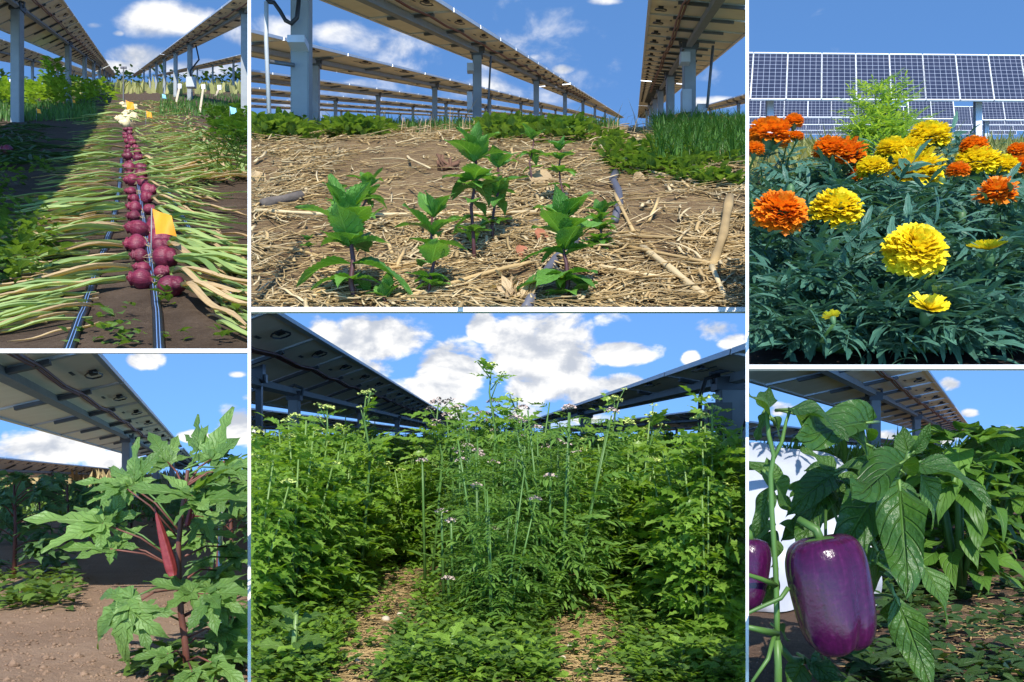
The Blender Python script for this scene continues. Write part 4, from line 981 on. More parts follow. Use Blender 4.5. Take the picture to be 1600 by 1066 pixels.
for (u, D, blooms, lab) in PL:
    CUR[0] = TR; x = (u - U0) / F * D; g = Vector((x, D, TR.gz(x, D))); s = D / F
    vt = {2.95: 225, 2.9: 235, 2.8: 262, 2.75: 262, 2.65: 278, 2.55: 285, 2.3: 315, 2.35: 300, 2.15: 345, 2.2: 340, 2.0: 400, 2.05: 385, 1.95: 370, 1.98: 395, 1.88: 470, 1.90: 455, 2.25: 325}.get(D, 330)
    rt = root('marigold_plant', g, lab, 'marigold', 'marigold plants in the bed'); H = (px(u, vt, D).z - g.z) - .06
    mb = MB(); stems = []
    for k in range(7):
        a = r.uniform(0, 6.28); e = g + Vector((math.cos(a) * .12, math.sin(a) * .10, H * r.uniform(.6, .95))); stems.append(e)
        mb.tube([g, g.lerp(e, .5) + Vector((math.cos(a) * .02, 0, 0)), e], [.009, .007, .004], 5)
    part('stems', mb, 'green_stem', rt)
    nl = 24
    for k in range(nl):
        a = r.uniform(0, 6.28); t = r.uniform(.15, 1.0) ** .8; q = r.uniform(.25, 1) * (1.05 - .35 * t)
        p = g + Vector((math.cos(a) * .13 * q, (math.sin(a) * .5 - .5) * .15 * q, H * t))
        d = Vector((math.cos(a) * 1.0, math.sin(a) * .5 - .55, r.uniform(-.25, .7)))
        part('leaf', r.choice(MARI), None, rt, M=frame(p, d, (r.uniform(-.5, .5), -.6, 1), .17 * r.uniform(.75, 1.3)))
    mb = MB(); clump(mb, g, MARI_MB, 70, .17, H, .14, r, .35)
    fo = part('foliage', mb, 'marigold_leaf', rt); fo['kind'] = 'stuff'
    for (bu, bv, w, colr, var, tilt) in blooms:
        c = px(bu, bv, D - (.26 if bv > 380 else .20 if bv > 290 else .14)); ax = Vector((r.uniform(-.15, .15), -tilt, 1)).normalized(); sz = w * s
        B = part('bloom', BLOOM[colr][var], None, rt, M=frame(c, ax.orthogonal(), ax, sz)); M = WM[B.name]
        part('calyx', CALYX, None, B, M=M @ Matrix.Translation((0, 0, -.02)))
        mb = MB(); b0 = c - ax * sz * .4; mb.tube([b0, b0 + Vector((0, .07, -.02)), g + Vector((0, 0, H * .4))], [.003, .003, .004], 5); part('flower_stalk', mb, 'green_stem', rt)
    for k in range(2):
        e = r.choice(stems) + Vector((r.uniform(-.03, .03), -.05, r.uniform(.02, .05)))
        part('bud', BUD, None, rt, M=frame(e, (1, 0, 0), (r.uniform(-.2, .2), -.2, 1), .042))
# tall feathery plant
CUR[0] = TR; D = 5.2; g = px(1370, 300, D); g.z = TR.gz(g.x, D); rt = root('feathery_plant', g, 'tall pale green feathery plant behind the marigolds', 'plant')
for si, (us, vt) in enumerate(((1368, 130), (1345, 165), (1408, 140), (1390, 160), (1335, 205), (1425, 185))):
    tp = px(us, vt, D); mb = MB(); mb.tube([g, g.lerp(tp, .5) + Vector((0, 0, .03)), tp], [.012, .008, .003], 5); part('stem', mb, 'pale_stem', rt)
    mb = MB()
    for k in range(80):
        t = r.uniform(.2, 1); p = g.lerp(tp, t); a = r.uniform(0, 6.28)
        mb.xf(r.choice(FEATH), frame(p, (math.cos(a), math.sin(a), r.uniform(.2, 1.0)), (0, -.3, 1), .20 * (1.25 - .6 * t) * r.uniform(.7, 1.2)))
    fo = part('foliage', mb, 'feathery_leaf', rt); fo['kind'] = 'stuff'
mb = MB(); pts = [TR.GX(r.uniform(-.17, .17) * D + .0, D) for D in [3.3 * 2.6 ** r.random() for _ in range(2600)]]; blades(mb, pts, .16, .012, r, .9)
stuff('bed_grass', mb, 'dark_weed_leaf', 'low dark green growth right behind the marigolds', 'grass')
tape(TR, gpath(TR, [(1120, 536), (1210, 534), (1310, 528), (1420, 520)]), .012, 'dark drip line on the soil at the lower left of the marigolds', None, False)
mb = MB()
for k in range(7): clump(mb, TR.G(1185 + k * 16, 520 + r.uniform(0, 35)), SMALL, 7, .04, .05, .06, r)
stuff('weeds', mb, 'dark_weed_leaf', 'small dark weeds on the soil in the lower left of the marigold bed', 'weeds')
# ================================================================== okra plot (lower left)
r = random.Random(51); CUR[0] = BL
tracker(BL, (-1.05, 1.15), (-2.67, .79), [(5.2, 33), (34, 80)], [19.6, 30, 42], 'solar tracker seen from below above the okra', pitch=2.65, nmod=20, tube=(-1.86, 1.02), postw=.15)
tracker(BL, (-8.2, .80), (-9.8, .10), [(14, 90)], [50, 75], 'solar tracker row far left behind the okra', pitch=3.6, nmod=20, cables=False, tube=(-9, .42))
ebox(BL, px(212, 778, 19.3), .42, .25, .62, 'pale board at the tracker post behind the okra', 'white_frame')
CUR[0] = BL; mb = MB(); pts = [BL.GX(r.uniform(-.34, .1) * D, D) for D in [55 + 40 * r.random() for _ in range(2200)]]; blades(mb, pts, 1.1, .16, r, .3)
stuff('corn_field', mb, 'corn', 'band of dry corn on the horizon behind the okra', 'corn field')
mb = MB(); pts = [BL.GX(r.uniform(-.30, .1) * D, D) for D in [12 * 3 ** r.random() for _ in range(2500)]]; blades(mb, pts, .35, .03, r, .8)
stuff('field_grass', mb, 'weed_leaf', 'green growth between the okra row and the far tracker', 'grass')
def okra(base, stemtop, leaves, label, meshes, pods=(), rad=.0105, seed=0, matstem='okra_stem', D0=None):
    CUR[0] = BL; rr = random.Random(seed); g = BL.G(*base) if D0 is None else D0
    D = g.y; rt = root('okra_plant', g, label, 'okra plant', 'okra plants')
    pts = [g] + [px(u, v, D - k * .01) for k, (u, v) in enumerate(stemtop)]
    mb = MB(); mb.tube(pts, [rad * (1 - .55 * i / (len(pts) - 1)) for i in range(len(pts))], 8); part('stem', mb, matstem, rt)
    for (su, sv, u, v, size, dx, dy, dz, ux, uy, uz, dd) in leaves:
        a = px(su, sv, D); b = px(u, v, D + dd); mb = MB(); m = a.lerp(b, .5) + Vector((0, 0, .015)); mb.tube([a, m, b], [rad * .30, rad * .26, rad * .2], 6); part('leaf_stalk', mb, matstem if rr.random() < .6 else 'green_stem', rt)
        part('leaf', rr.choice(meshes), None, rt, M=frame(b, (dx, dy, dz), (ux, uy, uz), size / F * D))
    return rt, D
LV = [ # stem point, leaf base, size px, direction, normal, depth offset
 (284, 800, 305, 782, 95, 1, -.3, .15, -.2, -.45, 1, -.15), (284, 800, 300, 775, 90, -.9, -.4, .25, .3, -.4, 1, -.15), (284, 790, 318, 760, 100, .5, -.5, .35, -.3, -.5, 1, -.1),
 (280, 830, 205, 760, 85, -1, -.2, .12, 0, -.5, 1, 0), (280, 830, 210, 752, 75, -.2, .1, 1, -.5, -1, .3, .02), (278, 840, 190, 758, 62, -.8, -.4, -.1, .3, -.4, 1, -.05),
 (290, 770, 262, 722, 70, -.5, 0, .8, .2, -.8, .6, .1), (292, 760, 330, 718, 85, .3, 0, 1, -.3, -1, .4, .08), (292, 760, 355, 735, 80, .9, -.2, .6, -.4, -.7, .8, .05), (300, 760, 372, 770, 80, .6, -.3, .1, -.2, -.6, 1, 0), (292, 760, 310, 700, 55, -.2, .2, 1, -.5, -1, .2, .1),
 (278, 880, 160, 818, 115, -1, -.25, .1, .1, -.55, 1, -.05), (278, 880, 168, 812, 75, .5, .0, .9, -.3, -1, .5, 0), (277, 890, 172, 858, 72, -.9, -.3, .15, .1, -.5, 1, -.1), (277, 890, 178, 850, 58, .7, .1, .6, -.3, -.8, .5, 0),
 (280, 920, 205, 935, 95, -.75, -.3, -.35, -.3, -.75, .5, -.1), (280, 920, 200, 950, 85, -.1, -.3, -1, -.2, -1, .1, -.12), (282, 970, 215, 955, 70, .5, -.3, -.8, .2, -1, .1, -.1),
 (279, 905, 300, 925, 75, -.8, -.4, .3, .1, -.6, 1, -.08), (283, 945, 325, 928, 88, .9, -.3, .15, -.1, -.6, 1, -.1), (283, 945, 330, 935, 70, .3, -.5, -.45, 0, -.8, .6, -.12), (284, 975, 345, 985, 65, .8, -.3, -.1, 0, -.6, 1, 0),
 (290, 1030, 262, 1022, 60, -.9, -.4, -.05, 0, -.5, 1, -.15), (290, 1035, 330, 1035, 70, .8, -.5, .05, 0, -.5, 1, -.15), (290, 1040, 300, 1050, 60, .2, -.7, -.2, 0, -.5, 1, -.2), (288, 1010, 350, 1010, 60, .9, 0, .2, 0, -.5, 1, 0)]
for k in range(20):
    v = r.uniform(700, 1045); a = r.uniform(-1.2, 1.2); u = 292 + r.uniform(15, 85); LV.append((288, v + 15, u, v, r.uniform(42, 66), math.cos(a), -.3 + r.uniform(-.3, .3), math.sin(a) * .6, r.uniform(-.3, .3), -.55, .9, r.uniform(.02, .16)))
LV = [l[:4] + (l[4] * 1.08,) + l[5:] for l in LV]
rt, D = okra((293, 1058), [(290, 1010), (283, 960), (279, 900), (279, 850), (284, 800), (290, 765), (293, 735)], LV, 'large okra plant with red stem in front at the right', OKRA, seed=3)
# pods
def pod_mb():
    mb = MB(); n, k = 14, 20; vs = []
    for i in range(n + 1):
        t = i / n; q = .5 * min(1, t * 7 + .35) ** .5 * (1 - t ** 2.4 * .96) * (1 - .12 * t)
        for j in range(k):
            th = 2 * math.pi * j / k; w = 1 - .26 * abs(math.sin(2.5 * th)); vs.append((q * w * math.cos(th) * .19, t, q * w * math.sin(th) * .19 + .10 * t * t))
    mb.add(vs, [(i * k + j, i * k + (j + 1) % k, (i + 1) * k + (j + 1) % k, (i + 1) * k + j) for i in range(n) for j in range(k)] + [tuple(range(k))]); return mb
POD = pod_mb().mesh('pod', 'okra_pod')
a, b = px(270, 900, D - .12), px(242, 792, D - .12)
pd = part('pod', POD, None, rt, M=frame(a, b - a, (0.3, -1, .2), (b - a).length)); pd['label'] = 'long dark red okra pod pointing up'
for (u0_, v0_, u1_, v1_) in ((292, 822, 303, 778), (300, 810, 312, 785)):
    a, b = px(u0_, v0_, D - .1), px(u1_, v1_, D - .1); part('bract', POD, None, rt, M=frame(a, b - a, (0, -1, .2), (b - a).length))
for q, (base, top, n, lab) in enumerate((((345, 985), [(340, 900), (345, 800), (350, 720)], 16, 'okra plant behind the large one at the right edge'), ((360, 940), [(362, 850), (358, 760), (365, 715)], 14, 'farther okra plant half hidden at the right edge'))):
    lv = []
    for k in range(n):
        t = k / n; su = base[0] + (top[-1][0] - base[0]) * t; sv = base[1] - (base[1] - top[-1][1]) * (.2 + .8 * t); a = r.uniform(0, 6.28); l = r.uniform(15, 48)
        lv.append((su, sv, su + l * math.cos(a), sv - 12 - 10 * r.random(), r.uniform(40, 62) * (1 - .25 * q), math.cos(a), math.sin(a) * .6 - .3, r.uniform(-.2, .6), 0, -.5, 1, .1 * math.sin(a)))
    okra(base, top, lv, lab, OKRA, seed=20 + q)
k = 0
for (u, v, hpx, n) in ((22, 905, 160, 15), (105, 858, 105, 14), (165, 842, 90, 12), (60, 838, 92, 12), (-15, 850, 110, 12), (205, 825, 75, 10), (135, 822, 72, 10), (20, 815, 70, 10), (85, 808, 62, 9), (240, 815, 65, 9), (300, 850, 95, 11), (385, 840, 95, 10), (330, 815, 70, 9)):
    lv = []
    n = int(n * 1.9)
    for j in range(n):
        t = .10 + .90 * j / n; a = r.uniform(0, 6.28); l = hpx * .36 * (1.2 - .6 * t)
        lv.append((u, v - hpx * t * .85, u + l * math.cos(a), v - hpx * t - 4, hpx * r.uniform(.26, .36), math.cos(a), math.sin(a) * .6 - .3, r.uniform(-.1, .6), 0, -.5, 1, .1 * math.sin(a)))
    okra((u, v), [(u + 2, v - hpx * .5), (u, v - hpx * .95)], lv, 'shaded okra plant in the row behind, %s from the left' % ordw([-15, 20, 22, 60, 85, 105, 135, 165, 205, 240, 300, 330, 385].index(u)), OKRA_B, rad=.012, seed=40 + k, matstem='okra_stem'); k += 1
tape(BL, gpath(BL, [(-40, 936), (20, 918), (75, 890), (130, 868)]), .016, 'black drip line under the shaded okra, nearer one', 'drip lines under the okra', False)
tape(BL, gpath(BL, [(-40, 962), (20, 938), (60, 918), (110, 896)]), .016, 'black drip line under the shaded okra, front one', 'drip lines under the okra', False)
rod(BL, 'wire_stake', [BL.G(342, 1040), px(345, 800, BL.G(342, 1040).y)], .006, 'aluminium', 'thin pale wire stake right of the large okra', 'stake')
mb = MB(); CUR[0] = BL
for k_ in range(1300):
    p = BL.G(r.uniform(-20, 387), 900 + 170 * r.random()); s_ = r.uniform(.003, .011) * (1 if r.random() < .93 else 2)
    c_ = [p + Vector((s_ * r.uniform(.7, 1.2) * x, s_ * r.uniform(.7, 1.2) * y, s_ * r.uniform(.4, .8) * z)) for x, y, z in ((1, 0, 0), (0, 1, 0), (-1, 0, 0), (0, -1, 0), (0, 0, 1), (0, 0, -1))]
    mb.add(c_, [(0, 1, 4), (1, 2, 4), (2, 3, 4), (3, 0, 4), (1, 0, 5), (2, 1, 5), (3, 2, 5), (0, 3, 5)])
stuff('soil_clods', mb, 'tan_soil', 'small clods and crumbs on the tan soil in front of the okra', 'soil clods')
mb = MB(); CUR[0] = BL
for k_ in range(40): clump(mb, BL.G(r.uniform(-20, 110), 925 + r.uniform(-25, 30)), SMALL, 9, .06, .07, .06, r)
for k_ in range(22): clump(mb, BL.G(r.uniform(230, 387), 1040 + r.uniform(-15, 40)), SMALL, 8, .05, .06, .06, r)
stuff('weeds', mb, 'weed_leaf', 'small weeds along the drip lines under the okra', 'weeds')

# ================================================================== herb plot (lower middle)
r = random.Random(67); CUR[0] = BM; KS = .88     # size of the herb plot
tracker(BM, (-2.3, 1.38), (-4.3, .66), [(4.5, 45), (46, 110)], [15.5, 24, 34, 50, 70], 'solar tracker sloping down over the left herb row', pitch=2.6, nmod=24, tube=(-3.3, .86), postw=.16)
tracker(BM, (2.6, .90), (3.5, .74), [(6, 40), (41, 110)], [11.0, 26.5, 43, 60], 'solar tracker along the right of the herb plot', pitch=3.4, nmod=16, tube=(3.05, .80), postw=.27, cables=False)
for q, (X, lab) in enumerate(((-9.5, 'second row away on the left'), (-16, 'third row away on the left'), (9.5, 'second row away on the right'), (16, 'third row away on the right'))):
    tracker(BM, (X + .9 * (1 if X < 0 else -1), 1.05), (X - .9 * (1 if X < 0 else -1), .62), [(18 + abs(X), 140)], [26 + abs(X) + k * 16 for k in range(4)], 'solar tracker of the herb plot, %s' % lab, pitch=4.5, nmod=10, cables=False)
c = px(1122, 648, 10.7); D = 10.7
ebox(BM, c, 38 / F * D, .2, 36 / F * D, 'dark grey control box on the thick post right of the herbs', 'dark_box', [px(1125, 586, D), px(1103, 592, D), px(1094, 620, D), px(1093, 690, D), px(1097, 708, D), px(1112, 703, D), px(1122, 685, D), px(1124, 664, D)])
rod(BM, 'cable_loop', [px(1126, 664, D), px(1130, 682, D), px(1145, 688, D), px(1160, 672, D), px(1166, 655, D)], .016, 'cable', 'thin black cable hanging right of the dark control box', 'cable')
mb = MB(); mb.box(px(405, 650, 13), (.085, 0, 0), (0, .085, 0), (0, 0, 1.75)); mb.box(px(402, 575, 13), (.2, 0, 0), (0, .16, 0), (0, 0, .42)); mb.box(px(404, 592, 13), (.24, 0, 0), (0, .1, 0), (0, 0, .12)); thing('drive_motor_post', mb, 'black_tape', 'black drive strut under the tracker at the left edge', 'strut', None, False)
# plants
def stem_pts(H, lean, n=5): return [Vector((lean[0] * t * t, lean[1] * t * t, H * t)) for t in [i / n for i in range(n + 1)]]
def umbel(mb, p, R, rr, mi=0, n=34):
    for k in range(n):
        a = rr.uniform(0, 6.28); q = math.sqrt(rr.random()); c = Vector(p) + Vector((R * q * math.cos(a), R * q * math.sin(a), R * .45 * (1 - q * q) + rr.uniform(-.1, .1) * R)); s = R * .16
        d = Vector((rr.uniform(-1, 1), rr.uniform(-1, 1), 1)).normalized(); x = d.orthogonal().normalized() * s; y = d.cross(x)
        mb.add([c - x - y, c + x - y, c + x + y, c - x + y, c + d * s * .8], [(0, 1, 4), (1, 2, 4), (2, 3, 4), (3, 0, 4)], mi)
def herb_variant(seed, kind):
    rr = random.Random(seed); st = MB(); fo = MB(); fl = MB(); H = 1.0
    ns = 7
    for k in range(ns):
        a = rr.uniform(0, 6.28); q = rr.uniform(.05, .22); hh = rr.uniform(.72, 1.02)
        pts = [Vector((.05 * math.cos(a), .05 * math.sin(a), 0)) + Vector((q * math.cos(a) * t, q * math.sin(a) * t, hh * t)) for t in (0, .3, .6, 1)]
        st.tube(pts, [.010, .009, .007, .004], 5)
        protos = LOV if kind == 'lovage' else VAL
        m = 34 if kind == 'lovage' else 26
        for j in range(m):
            t = .08 + .90 * (j + rr.random()) / m; b = pts[0].lerp(pts[-1], t); a2 = rr.uniform(0, 6.28); el = rr.uniform(-.35, .75)
            L = (.27 - .14 * t) * rr.uniform(.7, 1.25)
            fo.xf(rr.choice(protos), frame(b, (math.cos(a2) * math.cos(el), math.sin(a2) * math.cos(el), math.sin(el)), (rr.uniform(-.3, .3), rr.uniform(-.5, .1), 1), L))
        if rr.random() < (.4 if kind == 'lovage' else .55): umbel(fl, pts[-1] + Vector((0, 0, .02)), .04 if kind == 'lovage' else .036, rr)
    if not fl.f: umbel(fl, (0, 0, 1.0), .04, rr)
    s = 'lovage' if kind == 'lovage' else 'valerian'
    return st.mesh('stems', 'pale_stem' if kind == 'lovage' else 'green_stem'), fo.mesh('foliage', s + '_leaf'), fl.mesh('flower_heads', 'umbel_green' if kind == 'lovage' else 'umbel_pink')
HV = {'lovage': [herb_variant(i, 'lovage') for i in range(5)], 'valerian': [herb_variant(20 + i, 'valerian') for i in range(4)]}
HCNT = {}
def herb(X, D, H, kind, row):
    CUR[0] = BM; X *= KS; D *= KS; H *= KS; g = BM.GX(X, D); HCNT[row] = HCNT.get(row, 0) + 1
    lab = {'left': 'lovage plant of the left row, %s counting from the front', 'mid': 'valerian plant of the middle row, %s counting from the front', 'right': 'lovage plant of the right row, %s counting from the front'}[row] % ordw(HCNT[row] - 1)
    rt = root('lovage_plant' if kind == 'lovage' else 'valerian_plant', g, lab, 'herb plant', {'left': 'lovage in the left row', 'mid': 'valerian in the middle row', 'right': 'lovage in the right row'}[row])
    v = r.choice(HV[kind]); M = Matrix.Translation(g) @ Matrix.Rotation(r.uniform(0, 6.28), 4, 'Z') @ Matrix.Scale(H, 4)
    part('stems', v[0], None, rt, M=M); o = part('foliage', v[1], None, rt, M=M); o['kind'] = 'stuff'; part('flower_heads', v[2], None, rt, M=M)['kind'] = 'stuff'
D = 2.12; k = 0
while D < 9:
    sp = .21 * (1 + (D - 2) * .25)
    for X in (-.54, -.70, -.9) if D < 4 else (-.46, -.70, -1.0, -1.4):
        herb(X + r.uniform(-.06, .06), D + r.uniform(-.06, .06), r.uniform(.48, .58) * (1 if D > 2.3 else .82), 'lovage', 'left')
    for X in (-.02, .12) if D > 2.2 else (.03,):
        herb(X + r.uniform(-.05, .05) + (.04 if D < 3 else 0), D + .12 + r.uniform(-.05, .05), r.uniform(.50, .60) * (1 if D > 2.3 else .78), 'valerian', 'mid')
    for X in (.50, .68, .88) if D < 4 else (.46, .70, 1.0, 1.4):
        herb(X + r.uniform(-.06, .06) + (.04 if D < 2.4 else 0), D + r.uniform(-.06, .06), r.uniform(.46, .56) * (1 if D > 2.3 else .78) * (.8 if X > .8 else 1), 'lovage', 'right')
    if D > 3.3:
        herb(-.27 + r.uniform(-.05, .05), D + .1, r.uniform(.40, .5), 'lovage', 'left'); herb(.28 + r.uniform(-.05, .05), D + .1, r.uniform(.40, .5), 'lovage', 'right')
    D += sp
# tall flowering spikes
def spike(u, vt, D, label, R=.022, leafy=True, mat='umbel_green'):
    CUR[0] = BM; D *= KS; tp = px(u, vt, D); g = Vector((tp.x - .02, D, BM.gz(tp.x, D))); rt = root('flower_spike', g, label, 'flower stalk', 'tall flower stalks among the herbs')
    bx_ = r.choice((-1, 1)); mb = MB(); mb.tube([g, g.lerp(tp, .4) + Vector((.012 * bx_, 0, 0)), g.lerp(tp, .7) + Vector((.018 * bx_, 0, 0)), g.lerp(tp, .88) + Vector((-.004 * bx_, 0, 0)), tp], [.005, .0045, .004, .003, .002], 6); part('stalk', mb, 'green_stem', rt)
    mb = MB(); umbel(mb, tp, R, r, 0, 26); fl = part('flower_head', mb, mat, rt)
    mb = MB()
    for k in range(12):
        t = r.uniform(.62, .97); p = g.lerp(tp, t); a = r.uniform(0, 6.28); mb.xf(r.choice(LOV), frame(p, (math.cos(a), math.sin(a) * .5, .5), (0, -.4, 1), .13 * r.uniform(.6, 1.2) * (1.5 - t)))
    fo = part('leaves', mb, 'lovage_leaf', rt)
    for k in range(3):
        a = r.uniform(-1, 1); p = g.lerp(tp, .84 + .05 * k); q = p + Vector((a * .04, -.01, .03 + .03 * r.random())); mb = MB(); mb.tube([p, q], .0018, 4); umbel(mb, q, R * .6, r, 1, 14); part('side_flower', mb, ['green_stem', mat], rt)
spike(768, 572, 3.0, 'tallest flower stalk rising above the middle row against the sky')
spike(572, 616, 2.9, 'tall flower stalk against the left tracker')
spike(511, 638, 2.9, 'flower stalk left of the tall one under the tracker')
spike(685, 630, 3.1, 'flower stalk with brownish umbel left of the tallest', .03, mat='umbel_pink')
spike(960, 624, 3.0, 'tall flower stalk in front of the right tracker')
spike(720, 636, 3.2, 'short flower stalk just left of the tallest', mat='umbel_pink')
spike(1018, 650, 2.8, 'flower stalk over the right row, left of the control box')
spike(1130, 722, 2.5, 'flower stalk in front of the thick post')
spike(808, 628, 3.0, 'leafy stalk just right of the tallest one')
# extra pink heads low in the middle row
for i, (u, v) in enumerate(((730, 697), (718, 708), (745, 705), (772, 828), (690, 800), (705, 815), (800, 955), (835, 780), (700, 905), (860, 745), (820, 660), (660, 720), (745, 760), (872, 690))):
    D = 2.10 if v > 740 else 2.4; CUR[0] = BM; p = px(u, v, D); mb = MB(); umbel(mb, p, .016, r, 0, 30); g = Vector((p.x, D + .08, BM.gz(p.x, D + .08)))
    rt = root('valerian_flower', g, 'pale pink valerian flower head of the middle row, %s listed from the top' % ordw(sorted([697, 708, 705, 828, 800, 815, 955, 780, 905, 745, 660, 720, 760, 690]).index(v)), 'flower', 'pink valerian flower heads')
    part('flower_head', mb, 'umbel_pink', rt); mb = MB(); mb.tube([g, g.lerp(p, .6), p], [.005, .004, .003], 5); part('stalk', mb, 'green_stem', rt)
# ground cover
mb = MB(); mbb = MB()
def inpath(u, v):
    lft = 640 - (v - 870) * .42; rgt = 893 + (v - 870) * .18
    return abs(u - lft) < 30 + (v - 870) * .12 or abs(u - rgt) < 26 + (v - 870) * .24
for k in range(2600):
    v = 880 + 200 * r.random() ** .8; u = r.uniform(385, 1172)
    if inpath(u, v) and r.random() < .93: continue
    clump(mb if r.random() < .5 else mbb, BM.G(u, v), SMALL, 11, .035, .02 + .05 * r.random(), .021, r, .5)
stuff('ground_cover', mb, 'weed_leaf', 'green ground cover between and in front of the herb rows', 'ground cover')
stuff('bright_ground_cover', mbb, 'bright_weed_leaf', 'bright yellow green ground cover in front of the middle row', 'ground cover')
def weed(u, v, Hpx, Lpx, n, lab, mat):
    CUR[0] = BM; g = BM.G(u, v); s = g.y / F; rt = root('broadleaf_weed', g, lab, 'weed', 'broad leaved weeds at the front of the herb plot')
    tp = g + Vector((.01, 0, Hpx * s)); mb = MB(); mb.tube([g, tp], [.007, .004], 6); part('stem', mb, 'pale_stem', rt)
    for k in range(n):
        t = (k + .5) / n; a = k * 2.4; p = g.lerp(tp, t); part('leaf', WEED[mat][k % 3], None, rt, M=frame(p, (math.cos(a), math.sin(a) * .6 - .2, .25 + .5 * t), (0, -.4, 1), Lpx * s * (1.1 - .5 * t)))
WEED = {m_: [leaf_grid(1, lambda t: .2 * math.sin(math.pi * (t * .9 + .08)) * (1 + .45 * math.sin(t * 21)), 18, 2, .3, .2, .03, 0, 0, i).mesh('weed_leaf', m_) for i in range(3)] for m_ in ('weed_leaf', 'bright_weed_leaf')}
weed(455, 1062, 110, 75, 11, 'jagged broad leaved weed at the lower left corner of the herb plot', 'weed_leaf')
weed(700, 1055, 60, 60, 12, 'jagged bright green weed in front of the middle row', 'bright_weed_leaf')
weed(745, 1062, 50, 60, 10, 'jagged bright green weed right of its twin in front of the middle row', 'bright_weed_leaf')
weed(640, 1045, 40, 50, 8, 'small jagged weed beside the left path', 'bright_weed_leaf')
weed(1060, 1055, 50, 55, 9, 'yellowish weed at the front of the right row', 'bright_weed_leaf')
weed(850, 1060, 30, 45, 8, 'low weed at the left side of the right path', 'bright_weed_leaf')
for i, (u, v, s, lab) in enumerate(((603, 970, 7, 'round pale pebble on the left path, largest'), (625, 962, 5, 'pale pebble right of the largest on the left path'), (892, 1008, 7, 'round pale pebble on the right path, largest'), (932, 1050, 6, 'pale pebble at the front of the right path'), (880, 1026, 5, 'small pebble left on the right path'), (560, 1040, 6, 'pebble low on the left path'), (914, 1032, 4, 'tiny pebble in the middle of the right path'))):
    CUR[0] = BM; g = BM.G(u, v); bm = bmesh.new(); bmesh.ops.create_icosphere(bm, subdivisions=2, radius=s / F * g.y)
    for vv in bm.verts: vv.co *= 1 + .15 * noise.noise(vv.co * 120 + Vector((i, 0, 0))); vv.co.z *= .75
    me = bpy.data.meshes.new('pebble'); bm.to_mesh(me); bm.free(); me.materials.append(MATS['pebble']); me.uv_layers.new(name='UVMap'); me.polygons.foreach_set('use_smooth', [True] * len(me.polygons))
    tag(link('pebble', me, None, Matrix.Translation(g + Vector((0, 0, s / F * g.y * .6)))), lab, 'pebble', 'pebbles on the paths')
mb = MB(); SN = Vector((0, 0, 1))
for k in range(2600):
    v = 865 + 210 * r.random(); lft = 640 - (v - 870) * .42; rgt = 893 + (v - 870) * .18
    u = (lft if r.random() < .4 else rgt) + r.gauss(0, 26); a = r.uniform(0, 6.28); straw_mesh(mb, BM.G(u, v) + Vector((0, 0, .004)), (math.cos(a), math.sin(a), r.uniform(-.1, .1)), r.uniform(.02, .07), r.uniform(.002, .004), r)
stuff('straw_litter', mb, 'straw', 'straw litter on the two paths between the herb rows', 'straw')
mb = MB(); CUR[0] = BM
for k in range(900):
    D = 9 * 5 ** r.random(); clump(mb, BM.GX(r.uniform(-.27, .3) * D, D), SMALL, 6, .2 * D * .1, .30, .035 * D * .5, r)
stuff('far_growth', mb, 'weed_leaf', 'green growth far behind the herb rows under the trackers', 'ground cover')

# ================================================================== pepper plot (lower right)
r = random.Random(83); CUR[0] = BR
tracker(BR, (-1.09, 1.43), (-3.2, .97), [(5.0, 30), (31, 70)], [17, 27, 38], 'solar tracker seen from below above the peppers', pitch=2.6, nmod=18, tube=(-2.2, 1.2), postw=.17)
tracker(BR, (-8.0, 1.0), (-9.6, .5), [(20, 90)], [36, 60], 'solar tracker row far left behind the peppers', pitch=4, nmod=10, cables=False)
# white plastic sheeting
CUR[0] = BR; mb = MB(); vs = []; n = 24
for i in range(n + 1):
    for j in range(n + 1):
        u = 1130 + 250 * i / n; t = j / n; D = 1.72
        top = 690 + 6 * math.sin(i * .5) + (max(0, u - 1300) * .35); v = 960 - (960 - top) * t
        p = px(u, v, D); p.y += .22 * t * t + .015 * math.sin(i * .6 + j * .3) * (1 - t) + .004 * math.sin(j * 1.1 + i * .5); p.z = max(p.z, BR.gz(p.x, p.y) + .004) if j == 0 else p.z; vs.append(p)
mb.add(vs, [(i * (n + 1) + j, i * (n + 1) + j + 1, (i + 1) * (n + 1) + j + 1, (i + 1) * (n + 1) + j) for i in range(n) for j in range(n)], 0, [(.5, .5)] * len(vs))
thing('row_cover', mb, 'white_sheet', 'white plastic row cover behind the pepper plant at the left', 'row cover')
# pepper plant
D0 = 1.06; s0 = D0 / F
def q(u, v, dd=0.0): return px(u, v, D0 + dd)
g = px(1216, 1100, D0); g.z = BR.gz(g.x, D0)
rt = root('pepper_plant', g, 'pepper plant with broad green leaves carrying the purple pepper', 'pepper plant')
def stem(pts, w, mats='green_stem', name='stem'):
    mb = MB(); qq = [q(*p) for p in pts]; mb.tube(qq, [w * s0 * .5 * (1 - .35 * i / (len(qq) - 1)) for i in range(len(qq))], 8); return part(name, mb, mats, rt)
mb = MB(); mb.tube([g, q(1216, 1040), q(1214, 1000)], [.005, .0045, .0042], 8); part('stem', mb, 'green_stem', rt)
stem([(1214, 1010), (1214, 960), (1212, 890), (1206, 800), (1204, 740), (1209, 712), (1201, 680), (1198, 640)], 10)
stem([(1207, 720), (1222, 690), (1228, 660), (1235, 640)], 7)
stem([(1214, 1005, .02), (1235, 1030, .04), (1270, 1035, .08), (1310, 960, .12), (1345, 880, .12), (1370, 815, .1), (1388, 765, .08), (1412, 735, .06), (1420, 705, .05)], 12)
stem([(1345, 880, .12), (1325, 860, .13), (1300, 790, .14), (1305, 730, .14)], 7)
